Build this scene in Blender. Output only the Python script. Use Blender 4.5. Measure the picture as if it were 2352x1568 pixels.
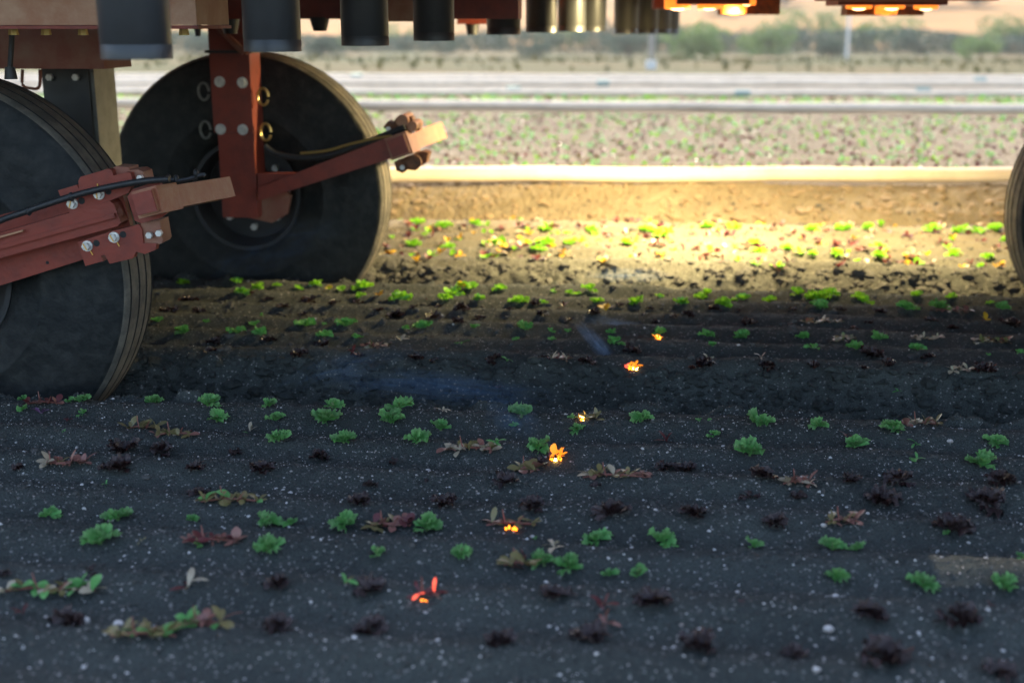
import bpy, bmesh, math, random
import numpy as np
from mathutils import Vector, Matrix, Euler
random.seed(7); rng = np.random.default_rng(7)
R = math.radians
for o in list(bpy.data.objects): bpy.data.objects.remove(o)
S = bpy.context.scene
COL = S.collection
# ------------------------------------------------------------------ camera
F = 2800.0; CXP, CYP = 1176.0, 784.0; HC = 1.18
PITCH = math.atan((784-50)/F); YAW = R(5)
cam_d = bpy.data.cameras.new('camera'); cam = bpy.data.objects.new('camera', cam_d); COL.objects.link(cam)
cam.location = (0, 0, HC); cam.rotation_euler = (math.pi/2-PITCH, 0, YAW)
cam_d.sensor_width = 36; cam_d.lens = 36*F/2352; cam_d.clip_start = .05; cam_d.clip_end = 6000
cam_d.dof.use_dof = True; cam_d.dof.focus_distance = 2.95; cam_d.dof.aperture_fstop = 2.2
S.camera = cam
# ------------------------------------------------------------------ light
SUN_EL, SUN_AZ = R(44), R(-14)       # azimuth from +Y (behind the machine), negative = to the left
W = bpy.data.worlds.new('World'); S.world = W; W.use_nodes = True
nt = W.node_tree; nt.nodes.clear()
sky = nt.nodes.new('ShaderNodeTexSky'); sky.sky_type = 'NISHITA'; sky.sun_disc = False
sky.sun_elevation = SUN_EL; sky.sun_rotation = SUN_AZ; sky.ozone_density = .35; sky.dust_density = 1.5
bg = nt.nodes.new('ShaderNodeBackground'); bg.inputs[1].default_value = .15
wo = nt.nodes.new('ShaderNodeOutputWorld')
nt.links.new(sky.outputs[0], bg.inputs[0]); nt.links.new(bg.outputs[0], wo.inputs[0])
sd = bpy.data.lights.new('sun', 'SUN'); sd.energy = 2.6; sd.angle = R(.53); sd.color = (1, .86, .68)
sun = bpy.data.objects.new('sun', sd); COL.objects.link(sun)
sdir = Vector((math.sin(SUN_AZ)*math.cos(SUN_EL), math.cos(SUN_AZ)*math.cos(SUN_EL), math.sin(SUN_EL)))
sun.rotation_euler = sdir.to_track_quat('Z', 'Y').to_euler(); sun.location = sdir*30
S.view_settings.view_transform = 'Standard'; S.view_settings.look = 'None'
S.view_settings.exposure = 1.75; S.view_settings.gamma = 1; S.view_settings.use_curve_mapping = False
S.render.engine = 'CYCLES'
S.cycles.volume_bounces = 0; S.cycles.max_bounces = 6
LAMP_E = 52; HAZE = .00045
# ------------------------------------------------------------------ picture maths: a picture point and a real plane give a real point
CM = Euler((math.pi/2-PITCH, 0, YAW)).to_matrix()
def ray(x, y): return CM @ Vector((x-CXP, CYP-y, -F))
def onz(x, y, z):
    d = ray(x, y); t = (z-HC)/d.z; return Vector((d.x*t, d.y*t, z))
def onY(x, y, Y):
    d = ray(x, y); t = Y/d.y; return Vector((d.x*t, Y, HC+d.z*t))
def atd(x, y, dist):
    d = ray(x, y); t = dist/F; return Vector((d.x*t, d.y*t, HC+d.z*t))
# ------------------------------------------------------------------ noise + terrain height
def vn(x, y, seed=0):
    x = np.asarray(x, float); y = np.asarray(y, float)
    xi = np.floor(x); yi = np.floor(y); fx = x-xi; fy = y-yi
    fx = fx*fx*(3-2*fx); fy = fy*fy*(3-2*fy)
    def h(a, b):
        v = np.sin(a*127.1+b*311.7+seed*74.7)*43758.5453
        return v-np.floor(v)
    a = h(xi, yi); b = h(xi+1, yi); c = h(xi, yi+1); d = h(xi+1, yi+1)
    return (a+(b-a)*fx)*(1-fy)+(c+(d-c)*fx)*fy - .5
def fbm(x, y, seed=0, n=4):
    s = 0; a = 1
    for i in range(n):
        s = s+a*vn(x, y, seed+i*3.3); x = x*2.03; y = y*2.03; a *= .5
    return s
PY = [-3, 2.84, 2.90, 2.97, 3.0, 3.15, 3.22, 3.275, 3.33, 4.33, 4.38, 4.45, 4.49, 4.52, 4.62, 4.74, 4.80, 5.78, 5.85, 5.93, 6.12, 6.2, 6.42, 6.50, 6.6, 11.6, 11.8, 12.0, 12.4, 22, 60, 110, 180]
PZ = [.25, .25, .245, .10, .03, .03, .12, .235, .25, .25, .24, .12, .085, .09, .15, .235, .25, .25, .235, .14, .13, .16, .31, .345, .35, .33, .25, .25, .28, .25, -.6, -2.35, -2.6]
def prof(Y): return np.interp(Y, PY, PZ)
def face(Y):   # 1 on the rough faces of the furrows
    return np.clip(np.abs(prof(Y+.03)-prof(Y-.03))*14, 0, 1)*(np.asarray(Y) < 12.5)
def hgt(X, Y):
    X = np.asarray(X, float); Y = np.asarray(Y, float)
    wob = .018*fbm(X*2.2, Y*.3, 5, 3)*np.clip((7-Y)/.5, 0, 1)
    Yw = Y+wob
    z = prof(Yw)
    near = np.clip((7.5-Y)/.5, 0, 1)
    # seed-row hollows and soft ridges pressed by the bed shaper
    z = z+near*.010*np.sin(Yw*2*np.pi/.185+1.2+1.5*vn(X*.7, Y*.5, 2))*(1-face(Yw))
    z = z+near*.017*fbm(X*2.2, Y*6, 11, 3)+near*.006*fbm(X*14, Y*14, 21, 2)
    f = face(Yw)*near
    f = f*np.where(Y > 5.95, .45, 1)
    z = z+f*(.06*fbm(X*13, Y*16, 31, 3))
    z = z+f*.03*np.maximum(0, fbm(X*31, Y*35, 77, 3))
    far = np.clip((Y-20)/40, 0, 1)
    z = z+far*.35*fbm(X*.05, Y*.05, 41, 3)
    z = z+np.clip((Y-7)/1, 0, 1)*(1-far)*.03*fbm(X*3, Y*4, 51, 3)
    return z
def gz(x, y): return float(hgt(x, y))
def ongr(px, py, guess=.25):
    z = guess
    for _ in range(6):
        p = onz(px, py, z); z = .5*z+.5*gz(p.x, p.y)
    return Vector((p.x, p.y, gz(p.x, p.y)))
# ------------------------------------------------------------------ materials
def mat(name, col=(.5,.5,.5), rough=.6, metal=0, var=.0, scale=20., bump=0., bscale=200., col2=None, spec=.5, emit=None, estr=0, trans=0, coat=0, c2pos=(.4,.65)):
    m = bpy.data.materials.new(name); m.use_nodes = True; n = m.node_tree.nodes; l = m.node_tree.links
    b = n['Principled BSDF']; b.inputs['Roughness'].default_value = rough; b.inputs['Metallic'].default_value = metal
    b.inputs['Specular IOR Level'].default_value = spec; b.inputs['Coat Weight'].default_value = coat
    b.inputs['Base Color'].default_value = (*col, 1)
    tc = n.new('ShaderNodeTexCoord')
    if col2 is None and var: col2 = tuple(c*(1-var) for c in col)
    if col2 is not None:
        t = n.new('ShaderNodeTexNoise'); t.inputs['Scale'].default_value = scale; t.inputs['Detail'].default_value = 6; t.inputs['Roughness'].default_value = .65
        l.new(tc.outputs['Object'], t.inputs['Vector'])
        r = n.new('ShaderNodeMapRange'); r.inputs[1].default_value = c2pos[0]; r.inputs[2].default_value = c2pos[1]
        l.new(t.outputs[0], r.inputs[0])
        mx = n.new('ShaderNodeMix'); mx.data_type = 'RGBA'; mx.inputs[6].default_value = (*col, 1); mx.inputs[7].default_value = (*col2, 1)
        l.new(r.outputs[0], mx.inputs[0]); l.new(mx.outputs[2], b.inputs['Base Color'])
    if bump:
        t2 = n.new('ShaderNodeTexNoise'); t2.inputs['Scale'].default_value = bscale; t2.inputs['Detail'].default_value = 4
        l.new(tc.outputs['Object'], t2.inputs['Vector'])
        bp = n.new('ShaderNodeBump'); bp.inputs['Strength'].default_value = bump; bp.inputs['Distance'].default_value = .01
        l.new(t2.outputs[0], bp.inputs['Height']); l.new(bp.outputs[0], b.inputs['Normal'])
    if emit: b.inputs['Emission Color'].default_value = (*emit, 1); b.inputs['Emission Strength'].default_value = estr
    if trans:
        tr = n.new('ShaderNodeBsdfTranslucent'); ms = n.new('ShaderNodeMixShader'); ms.inputs[0].default_value = trans
        if col2 is not None: l.new(mx.outputs[2], tr.inputs[0])
        else: tr.inputs[0].default_value = (*col, 1)
        l.new(b.outputs[0], ms.inputs[1]); l.new(tr.outputs[0], ms.inputs[2]); l.new(ms.outputs[0], n['Material Output'].inputs[0])
    return m
def soil_mat():
    m = bpy.data.materials.new('bed_soil'); m.use_nodes = True; n = m.node_tree.nodes; l = m.node_tree.links
    b = n['Principled BSDF']; b.inputs['Roughness'].default_value = .95; b.inputs['Specular IOR Level'].default_value = .25
    tc = n.new('ShaderNodeTexCoord')
    def noise(sc, det=5):
        t = n.new('ShaderNodeTexNoise'); t.inputs['Scale'].default_value = sc; t.inputs['Detail'].default_value = det; l.new(tc.outputs['Object'], t.inputs['Vector']); return t
    def ramp(src, a, bb):
        r = n.new('ShaderNodeMapRange'); r.inputs[1].default_value = a; r.inputs[2].default_value = bb; l.new(src, r.inputs[0]); return r.outputs[0]
    def mix(f, c1, c2):
        mx = n.new('ShaderNodeMix'); mx.data_type = 'RGBA'; l.new(f, mx.inputs[0])
        for i, c in ((6, c1), (7, c2)):
            if isinstance(c, tuple): mx.inputs[i].default_value = (*c, 1)
            else: l.new(c, mx.inputs[i])
        return mx.outputs[2]
    big = mix(ramp(noise(3).outputs[0], .35, .65), SOILA, SOILB)
    fine = mix(ramp(noise(330, 3).outputs[0], .35, .7), big, (.030, .031, .030))
    vo = n.new('ShaderNodeTexVoronoi'); vo.inputs['Scale'].default_value = 240; l.new(tc.outputs['Object'], vo.inputs['Vector'])
    sp = n.new('ShaderNodeSeparateColor'); l.new(vo.outputs['Color'], sp.inputs[0])
    speck = ramp(sp.outputs[0], .95, .985)
    fine2 = mix(speck, fine, (.24, .23, .21))
    # soil turns paler and warmer past the machine, sunlight put into its colour
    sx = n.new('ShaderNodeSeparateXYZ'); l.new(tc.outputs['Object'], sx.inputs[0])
    dry = mix(ramp(noise(9).outputs[0], .3, .7), (.215, .17, .11), (.295, .24, .16))  # sunlit version of the bed soil, lightened and warmed
    f = mix(ramp(sx.outputs[1], 4.5, 6.5), fine2, dry)  # blends to the painted sunlit tone of the same soil
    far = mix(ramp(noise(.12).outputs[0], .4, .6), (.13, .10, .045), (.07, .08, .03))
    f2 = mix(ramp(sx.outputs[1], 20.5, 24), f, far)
    l.new(f2, b.inputs['Base Color'])
    bp = n.new('ShaderNodeBump'); bp.inputs['Strength'].default_value = 1; bp.inputs['Distance'].default_value = .008
    nb = noise(260, 4); l.new(nb.outputs[0], bp.inputs['Height']); l.new(bp.outputs[0], b.inputs['Normal'])
    return m
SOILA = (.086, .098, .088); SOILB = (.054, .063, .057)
M = {}
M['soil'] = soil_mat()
M['clod'] = mat('soil_clod', (.085,.082,.074), .95, col2=(.045,.045,.042), scale=60, bump=.6, bscale=150, spec=.2)
M['grit'] = mat('pale_grit', (.52,.49,.46), .6, col2=(.30,.25,.22), scale=35, c2pos=(.5,.6))
M['green'] = mat('frilly_green_leaf', (.10,.40,.07), .36, col2=(.22,.55,.15), scale=90, bump=.7, bscale=300, trans=.32)
M['green2'] = mat('young_green_leaf', (.10,.37,.08), .45, col2=(.18,.48,.13), scale=80, bump=.5, bscale=260, trans=.3)
M['limeg'] = mat('backlit_lime_leaf', (.30,.62,.03), .5, col2=(.20,.50,.03), scale=60, trans=.5)  # green leaf turned lime, its backlit look put into the colour
M['litclod'] = mat('sunlit_clod', (.26,.195,.125), .95, col2=(.20,.15,.095), scale=40, bump=.5, bscale=150, spec=.2)  # clods in the same painted sunlit tone as the bank soil
M['shadeclod'] = mat('shade_dark_clod', (.040,.045,.040), .9, col2=(.022,.026,.024), scale=60, bump=.6, bscale=150, spec=.3)  # clods darkened so their colour carries the shade of the first furrow
M['red'] = mat('dark_red_leaf', (.020,.009,.012), .24, col2=(.055,.024,.018), scale=60, bump=.4, bscale=220, trans=.1, spec=.8)
M['redb'] = mat('red_brown_leaf', (.16,.035,.03), .4, col2=(.07,.02,.03), scale=60, trans=.25)
M['purs'] = mat('succulent_leaf', (.16,.22,.07), .33, col2=(.26,.11,.07), scale=55, trans=.2, c2pos=(.42,.6))
M['pink'] = mat('pinkish_leaf', (.30,.10,.10), .36, col2=(.20,.14,.08), scale=50, trans=.2)
M['pale'] = mat('pale_leaf', (.45,.42,.28), .4, col2=(.35,.22,.18), scale=50, trans=.2)
M['viol'] = mat('violet_leaf', (.13,.05,.15), .35, col2=(.2,.12,.2), scale=50, trans=.2)
M['stem'] = mat('reddish_stem', (.22,.07,.05), .45)
M['core'] = mat('plant_core', (.12,.2,.06), .6)
M['yel'] = mat('yellow_leaf', (.65,.42,.03), .5, trans=.4)
M['paint'] = mat('oxide_red_paint', (.235,.043,.026), .5, col2=(.15,.034,.024), scale=16, bump=.16, bscale=70, spec=.35, c2pos=(.45,.75))
M['paint2'] = mat('dusty_red_paint', (.22,.06,.034), .6, col2=(.27,.13,.08), scale=9, bump=.12, bscale=70)
M['tan'] = mat('dusty_tan_highlight_paint', (.36,.15,.07), .5, col2=(.46,.26,.15), scale=11, bump=.12, bscale=60)  # dusty tan paint, reused as the highlight along the near arm
M['lit'] = mat('lamplit_red_paint', (.28,.085,.04), .5, col2=(.33,.15,.08), scale=14, bump=.12, bscale=60)  # red paint lightened and warmed as if lamplit, for the cross tubes
M['rust'] = mat('rusty_metal', (.22,.08,.03), .7, col2=(.08,.035,.02), scale=40, bump=.4, bscale=120)
M['zinc'] = mat('zinc_bolt', (.72,.70,.66), .42, metal=.5, var=.3, scale=50)
M['brass'] = mat('yellow_zinc', (.62,.45,.16), .35, metal=.8)
M['mark'] = mat('torque_mark', (.75,.42,.08), .6)
M['tyre'] = mat('tyre_rubber', (.010,.012,.0125), .62, col2=(.032,.034,.031), scale=24, bump=.5, bscale=34, spec=.25, c2pos=(.42,.8))
M['tread'] = mat('worn_lamplit_tread_rubber', (.07,.065,.054), .75, col2=(.15,.13,.10), scale=16, bump=.35, bscale=70, spec=.3)  # worn tread, lightened and warmed further to hold the lamplight on it
M['groove'] = mat('dark_tread_groove', (.018,.018,.018), .85)
M['rim'] = mat('painted_rim', (.035,.037,.04), .5, metal=.2, var=.3, scale=10)
M['black'] = mat('black_anodised', (.026,.028,.030), .42, metal=.0, var=.3, scale=8, spec=.6)
M['blackp'] = mat('black_plastic', (.018,.018,.019), .5, bump=.2, bscale=120)
M['grey'] = mat('grey_steel', (.20,.20,.18), .5, metal=.2, var=.3)
M['pipe'] = mat('weathered_aluminium_pipe', (.78,.66,.51), .65, metal=0, col2=(.62,.52,.40), spec=.3, scale=3)
M['joint'] = mat('green_grey_coupling', (.28,.36,.32), .5, metal=.3)
M['lampo'] = mat('lamp_orange', (.9,.35,.05), .5, emit=(1,.20,.02), estr=.55)
M['lampw'] = mat('lamp_white', (1,.9,.7), .5, emit=(1,.55,.22), estr=3)
M['flame'] = mat('flame_orange', (1,.3,.02), .5, emit=(1,.24,.012), estr=1.3)
M['flameh'] = mat('flame_hot', (1,.7,.2), .5, emit=(1,.58,.14), estr=12)
M['ember'] = mat('glowing_ember_leaf', (.6,.1,.03), .5, emit=(1,.10,.06), estr=.5)
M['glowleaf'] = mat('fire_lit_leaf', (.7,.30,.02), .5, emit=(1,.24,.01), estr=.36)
M['leafl'] = mat('light_tree_leaves', (.13,.23,.06), .7, col2=(.20,.27,.09), scale=.6, trans=.3)
M['leafd'] = mat('dark_tree_leaves', (.045,.085,.06), .7, col2=(.07,.11,.065), scale=.6, trans=.25)
M['bark'] = mat('tree_bark', (.13,.10,.07), .9, bump=.5, bscale=20)
M['scrub'] = mat('dry_scrub', (.13,.12,.045), .8, col2=(.07,.085,.035), scale=.8, trans=.2)
M['wood'] = mat('pole_wood', (.36,.32,.28), .8)
M['whitep'] = mat('white_painted_box', (.75,.72,.68), .6)
def pale_margin(m, pale, a=.62, b=1.05, amt=.75):     # leaves pale towards the frilled margin; crinkle highlights are put into this colour
    n = m.node_tree.nodes; l = m.node_tree.links; bs = n['Principled BSDF']; src = bs.inputs['Base Color'].links[0].from_socket
    tc = n.new('ShaderNodeTexCoord'); ln = n.new('ShaderNodeVectorMath'); ln.operation = 'LENGTH'; l.new(tc.outputs['Object'], ln.inputs[0])
    r = n.new('ShaderNodeMapRange'); r.inputs[1].default_value = a; r.inputs[2].default_value = b; r.inputs[4].default_value = amt; l.new(ln.outputs['Value'], r.inputs[0])
    mx = n.new('ShaderNodeMix'); mx.data_type = 'RGBA'; l.new(r.outputs[0], mx.inputs[0]); l.new(src, mx.inputs[6]); mx.inputs[7].default_value = (*pale, 1)
    l.new(mx.outputs[2], bs.inputs['Base Color'])
    for t in n:
        if t.type == 'BSDF_TRANSLUCENT': l.new(mx.outputs[2], t.inputs[0])
pale_margin(M['green'], (.40, .68, .30)); pale_margin(M['green2'], (.30, .58, .20))
def hill_mat():
    m = mat('dry_grass_hill', (.40,.22,.09), .95, col2=(.20,.15,.06), scale=.022, spec=.1); return m
M['hill'] = hill_mat()
def smoke_mat(name, dens, col, scale, seed):
    m = bpy.data.materials.new(name); m.use_nodes = True; n = m.node_tree.nodes; l = m.node_tree.links; n.clear()
    out = n.new('ShaderNodeOutputMaterial'); v = n.new('ShaderNodeVolumePrincipled'); v.inputs['Color'].default_value = (*col, 1); v.inputs['Anisotropy'].default_value = .2
    tc = n.new('ShaderNodeTexCoord'); mp = n.new('ShaderNodeMapping'); mp.inputs['Location'].default_value = (seed, seed*2, 0); l.new(tc.outputs['Object'], mp.inputs[0])
    t = n.new('ShaderNodeTexNoise'); t.inputs['Scale'].default_value = scale; t.inputs['Detail'].default_value = 4; t.inputs['Distortion'].default_value = 1.2; l.new(mp.outputs[0], t.inputs['Vector'])
    r = n.new('ShaderNodeMapRange'); r.inputs[1].default_value = .42; r.inputs[2].default_value = .75; l.new(t.outputs[0], r.inputs[0])
    ln = n.new('ShaderNodeVectorMath'); ln.operation = 'LENGTH'; l.new(tc.outputs['Object'], ln.inputs[0])
    r2 = n.new('ShaderNodeMapRange'); r2.inputs[1].default_value = 1; r2.inputs[2].default_value = .2; l.new(ln.outputs['Value'], r2.inputs[0])
    mu = n.new('ShaderNodeMath'); mu.operation = 'MULTIPLY'; l.new(r.outputs[0], mu.inputs[0]); l.new(r2.outputs[0], mu.inputs[1])
    mu2 = n.new('ShaderNodeMath'); mu2.operation = 'MULTIPLY'; mu2.inputs[1].default_value = dens; l.new(mu.outputs[0], mu2.inputs[0])
    l.new(mu2.outputs[0], v.inputs['Density']); l.new(v.outputs[0], out.inputs['Volume']); return m
# ------------------------------------------------------------------ object helpers
def link(o, parent=None):
    COL.objects.link(o)
    if parent is not None: o.parent = parent
    return o
def mesh_np(name, V, Fc, ms, smooth=True, midx=None):
    me = bpy.data.meshes.new(name); V = np.asarray(V, np.float32)
    me.vertices.add(len(V)); me.vertices.foreach_set('co', V.ravel())
    Fc = np.asarray(Fc, np.int32); k = Fc.shape[1]
    me.loops.add(Fc.size); me.loops.foreach_set('vertex_index', Fc.ravel())
    me.polygons.add(len(Fc)); me.polygons.foreach_set('loop_start', np.arange(0, Fc.size, k, dtype=np.int32))
    me.polygons.foreach_set('use_smooth', np.full(len(Fc), smooth))
    for m in (ms if isinstance(ms, (list, tuple)) else [ms]): me.materials.append(m)
    if midx is not None: me.polygons.foreach_set('material_index', np.asarray(midx, np.int32))
    me.update(calc_edges=True); return me
def bm_obj(name, bm, m, parent=None, smooth=False, bev=0):
    if bev:
        es = [e for e in bm.edges if e.calc_face_angle(0) > .5]
        bmesh.ops.bevel(bm, geom=es, offset=bev, segments=2, profile=.5, affect='EDGES', clamp_overlap=True)
    bmesh.ops.recalc_face_normals(bm, faces=bm.faces[:])
    me = bpy.data.meshes.new(name); bm.to_mesh(me); bm.free()
    for mm in (m if isinstance(m, (list, tuple)) else [m]): me.materials.append(mm)
    if smooth:
        me.polygons.foreach_set('use_smooth', [True]*len(me.polygons)); 
        try: me.set_sharp_from_angle(angle=R(38))
        except Exception: pass
    o = bpy.data.objects.new(name, me); return link(o, parent)
def add_box(bm, x0, x1, y0, y1, z0, z1):
    v = [bm.verts.new((x, y, z)) for x in (x0, x1) for y in (y0, y1) for z in (z0, z1)]
    for f in ((0,1,3,2),(4,6,7,5),(0,4,5,1),(2,3,7,6),(0,2,6,4),(1,5,7,3)): bm.faces.new([v[i] for i in f])
def box(name, x0, x1, y0, y1, z0, z1, m, parent=None, bev=.004):
    bm = bmesh.new(); add_box(bm, min(x0,x1), max(x0,x1), y0, y1, z0, z1); return bm_obj(name, bm, m, parent, True, bev)
def extr(name, pts, Y0, Y1, m, parent=None, bev=.003):
    """a plate or bar whose outline stands in the plane Y0 and which is Y1-Y0 thick"""
    bm = bmesh.new(); P = [onY(x, y, Y0) for x, y in pts]
    a = [bm.verts.new((p.x, Y0, p.z)) for p in P]; b = [bm.verts.new((p.x, Y1, p.z)) for p in P]
    bm.faces.new(a); bm.faces.new(b[::-1])
    for i in range(len(P)): j = (i+1) % len(P); bm.faces.new((a[i], a[j], b[j], b[i]))
    return bm_obj(name, bm, m, parent, True, bev)
def tube_bm(bm, pts, r, seg=8, ribs=False):
    pts = [Vector(p) for p in pts]; rings = []
    n = len(pts)
    for i, p in enumerate(pts):
        t = (pts[min(i+1, n-1)]-pts[max(i-1, 0)]).normalized()
        u = t.cross(Vector((0, 0, 1))); u = u.normalized() if u.length > 1e-3 else Vector((1, 0, 0)); v = t.cross(u)
        rr = (r[i] if isinstance(r, (list, tuple)) else r)*(1.12 if ribs and i % 2 else 1)
        rings.append([bm.verts.new(p+(u*math.cos(2*math.pi*k/seg)+v*math.sin(2*math.pi*k/seg))*rr) for k in range(seg)])
    for a, b in zip(rings, rings[1:]):
        for k in range(seg): bm.faces.new((a[k], a[(k+1) % seg], b[(k+1) % seg], b[k]))
    bm.faces.new(rings[0]); bm.faces.new(rings[-1][::-1])
def smooth_path(pts, n=8):
    pts = [Vector(p) for p in pts]; out = []
    for i in range(len(pts)-1):
        p0 = pts[max(i-1, 0)]; p1 = pts[i]; p2 = pts[i+1]; p3 = pts[min(i+2, len(pts)-1)]
        for k in range(n):
            t = k/n; out.append(.5*((2*p1)+(p2-p0)*t+(2*p0-5*p1+4*p2-p3)*t*t+(3*p1-p0-3*p2+p3)*t**3))
    out.append(pts[-1]); return out
def tube(name, pts, r, m, parent=None, seg=8, n=8, ribs=False):
    bm = bmesh.new(); tube_bm(bm, smooth_path(pts, n) if n else pts, r, seg, ribs); return bm_obj(name, bm, m, parent, True)
def cyl_y(bm, cx, cz, y0, y1, r, seg=16):
    a = [bm.verts.new((cx+r*math.cos(2*math.pi*k/seg), y0, cz+r*math.sin(2*math.pi*k/seg))) for k in range(seg)]
    b = [bm.verts.new((v.co.x, y1, v.co.z)) for v in a]
    bm.faces.new(a); bm.faces.new(b[::-1])
    for k in range(seg): j = (k+1) % seg; bm.faces.new((a[k], a[j], b[j], b[k]))
def lathe_y(bm, prof_, seg=96, cx=0, cz=0, closed=False):
    rings = [[bm.verts.new((cx+r*math.cos(2*math.pi*k/seg), y, cz+r*math.sin(2*math.pi*k/seg))) for k in range(seg)] for y, r in prof_]
    pairs = list(zip(rings, rings[1:]))+([(rings[-1], rings[0])] if closed else [])
    fs = []
    for i, (a, b) in enumerate(pairs):
        for k in range(seg):
            j = (k+1) % seg; f = bm.faces.new((a[k], a[j], b[j], b[k])); fs.append((i, f))
    return fs
def tag(o, label=None, cat=None, group=None, kind=None):
    if label: o['label'] = label
    if cat: o['category'] = cat
    if group: o['group'] = group
    if kind: o['kind'] = kind
    return o
def empty(name, loc, rz=0):
    o = bpy.data.objects.new(name, None); o.location = loc; o.rotation_euler = (0, 0, rz); o.empty_display_size = .05; return link(o)
# ------------------------------------------------------------------ the ground: one heightfield cut in strips that share their borders
def axis(segs):
    out = [segs[0][0]]
    for a, b, st in segs:
        n = max(1, int(round((b-a)/st))); out += list(np.linspace(a, b, n+1)[1:])
    return np.array(out)
US = axis([(-40,-6,1.0),(-6,-2.3,.05),(-2.3,2.3,.0075),(2.3,6,.05),(6,40,1.0)])
def strip(name, ysegs, us=US, grain=.0016, m=None):
    ys = axis(ysegs); X, Y = np.meshgrid(us, ys); Z = hgt(X, Y)
    g = rng.normal(0, 1, X.shape)*grain*np.where(face(Y) > .2, 1.8, 1); g[0] = 0; g[-1] = 0; Z = Z+g
    n = len(us); k = len(ys); V = np.stack([X, Y, Z], -1).reshape(-1, 3)
    i = np.arange((k-1)*n).reshape(k-1, n)[:, :-1].ravel(); Fc = np.stack([i, i+1, i+n+1, i+n], 1)
    o = link(bpy.data.objects.new(name, mesh_np(name, V, Fc, m or M['soil']))); tag(o, kind='structure'); return o
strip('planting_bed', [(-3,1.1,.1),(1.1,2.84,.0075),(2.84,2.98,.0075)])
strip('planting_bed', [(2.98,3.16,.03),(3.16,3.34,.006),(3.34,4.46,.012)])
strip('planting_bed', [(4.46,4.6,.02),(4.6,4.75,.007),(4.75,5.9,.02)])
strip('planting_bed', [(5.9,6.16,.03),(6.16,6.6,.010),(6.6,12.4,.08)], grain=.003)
UF = axis([(-700,-40,22),(-40,40,1.0),(40,700,22)])
strip('field_ground', [(12.4,24,.6),(24,180,3)], UF, 0)
# hills
ys = axis([(180,1500,15)]); xs = axis([(-1500,1500,25)]); X, Y = np.meshgrid(xs, ys)
def hillz(X, Y):
    t = np.clip((Y-180)/500, 0, 1.6)
    return -2.6+t*26*(1+.5*np.sin(X*.006+1))+np.clip((Y-180)/200, 0, 1)*(14*fbm(X*.006, Y*.006, 3, 3))+t*t*22
Z = np.where(Y < 181, -2.6+.35*0, hillz(X, Y)); n = len(xs); k = len(ys)
i = np.arange((k-1)*n).reshape(k-1, n)[:, :-1].ravel()
Vh = np.stack([X, Y-1.0, Z-.02], -1).reshape(-1, 3)
tag(link(bpy.data.objects.new('hills', mesh_np('hills', Vh, np.stack([i, i+1, i+n+1, i+n], 1), M['hill']))), kind='structure')
# wide base sheet behind the camera and to the sides
bm = bmesh.new(); add_box(bm, -1500, 1500, -600, 180, -4.2, -3.6)
tag(bm_obj('ground', bm, M['hill']), kind='structure')
bm = bmesh.new()
for (a, b, c, d) in ((-700,700,-600,-3.0),(-700,-40,-3.0,12.4),(40,700,-3.0,12.4)):
    v = [bm.verts.new(p) for p in ((a,c,.22),(b,c,.22),(b,d,.22),(a,d,.22))]; bm.faces.new(v)
tag(bm_obj('field_ground', bm, M['soil']), kind='structure')
# ------------------------------------------------------------------ scattered grit and clods
ICO_V = []; _t = (1+5**.5)/2
ICO_V = np.array([(-1,_t,0),(1,_t,0),(-1,-_t,0),(1,-_t,0),(0,-1,_t),(0,1,_t),(0,-1,-_t),(0,1,-_t),(_t,0,-1),(_t,0,1),(-_t,0,-1),(-_t,0,1)])/math.sqrt(1+_t*_t)
ICO_F = np.array([(0,11,5),(0,5,1),(0,1,7),(0,7,10),(0,10,11),(1,5,9),(5,11,4),(11,10,2),(10,7,6),(7,1,8),(3,9,4),(3,4,2),(3,2,6),(3,6,8),(3,8,9),(4,9,5),(2,4,11),(6,2,10),(8,6,7),(9,8,1)])
def scatter(name, P, r, m, label, flat=.7, smooth=False):
    n = len(P); J = 1+rng.uniform(-.36, .36, (n, 12, 1)); V = ICO_V[None]*J
    sc = np.stack([r*rng.uniform(.8, 1.4, n), r*rng.uniform(.8, 1.2, n), r*flat*rng.uniform(.8, 1.1, n)], 1)
    a = rng.uniform(0, 6.28, n); V = V*sc[:, None, :]
    c, s = np.cos(a)[:, None], np.sin(a)[:, None]
    V = np.stack([V[..., 0]*c-V[..., 1]*s, V[..., 0]*s+V[..., 1]*c, V[..., 2]], -1)+P[:, None, :]
    Fc = (ICO_F[None]+12*np.arange(n)[:, None, None]).reshape(-1, 3)
    o = link(bpy.data.objects.new(name, mesh_np(name, V.reshape(-1, 3), Fc, m, smooth))); tag(o, label, kind='stuff'); return o
def pts(n, x0, x1, y0, y1, sink=0):
    x = rng.uniform(x0, x1, n); y = rng.uniform(y0, y1, n); return np.stack([x, y, hgt(x, y)+sink], 1)
P = pts(6500, -1.9, 1.7, 1.25, 2.93); r = np.clip(rng.lognormal(math.log(.00125), .5, len(P)), .0008, .0040); P[:, 2] += r*.4
scatter('grit', P, r, M['grit'], 'pale grit scattered over the dark soil of the near bed')
P = pts(26000, -1.8, 1.6, 1.4, 2.93); r = np.clip(rng.lognormal(math.log(.0017), .5, len(P)), .001, .008); P[:, 2] += r*.2
scatter('soil_crumbs', P, r, M['clod'], 'dark soil crumbs on the near bed')
P = pts(4500, -1.7, 1.5, 2.2, 2.93); r = rng.uniform(.0006, .0014, len(P)); P[:, 2] += r*.5
scatter('grit', P, r, M['grit'], 'fine pale grit on the far half of the near bed')
P = pts(1100, -2.6, 2.8, 3.36, 5.85); r = np.clip(rng.lognormal(math.log(.0019), .4, len(P)), .001, .005); P[:, 2] += r*.4
scatter('grit', P, r, M['grit'], 'pale grit on the second and third beds')
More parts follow.
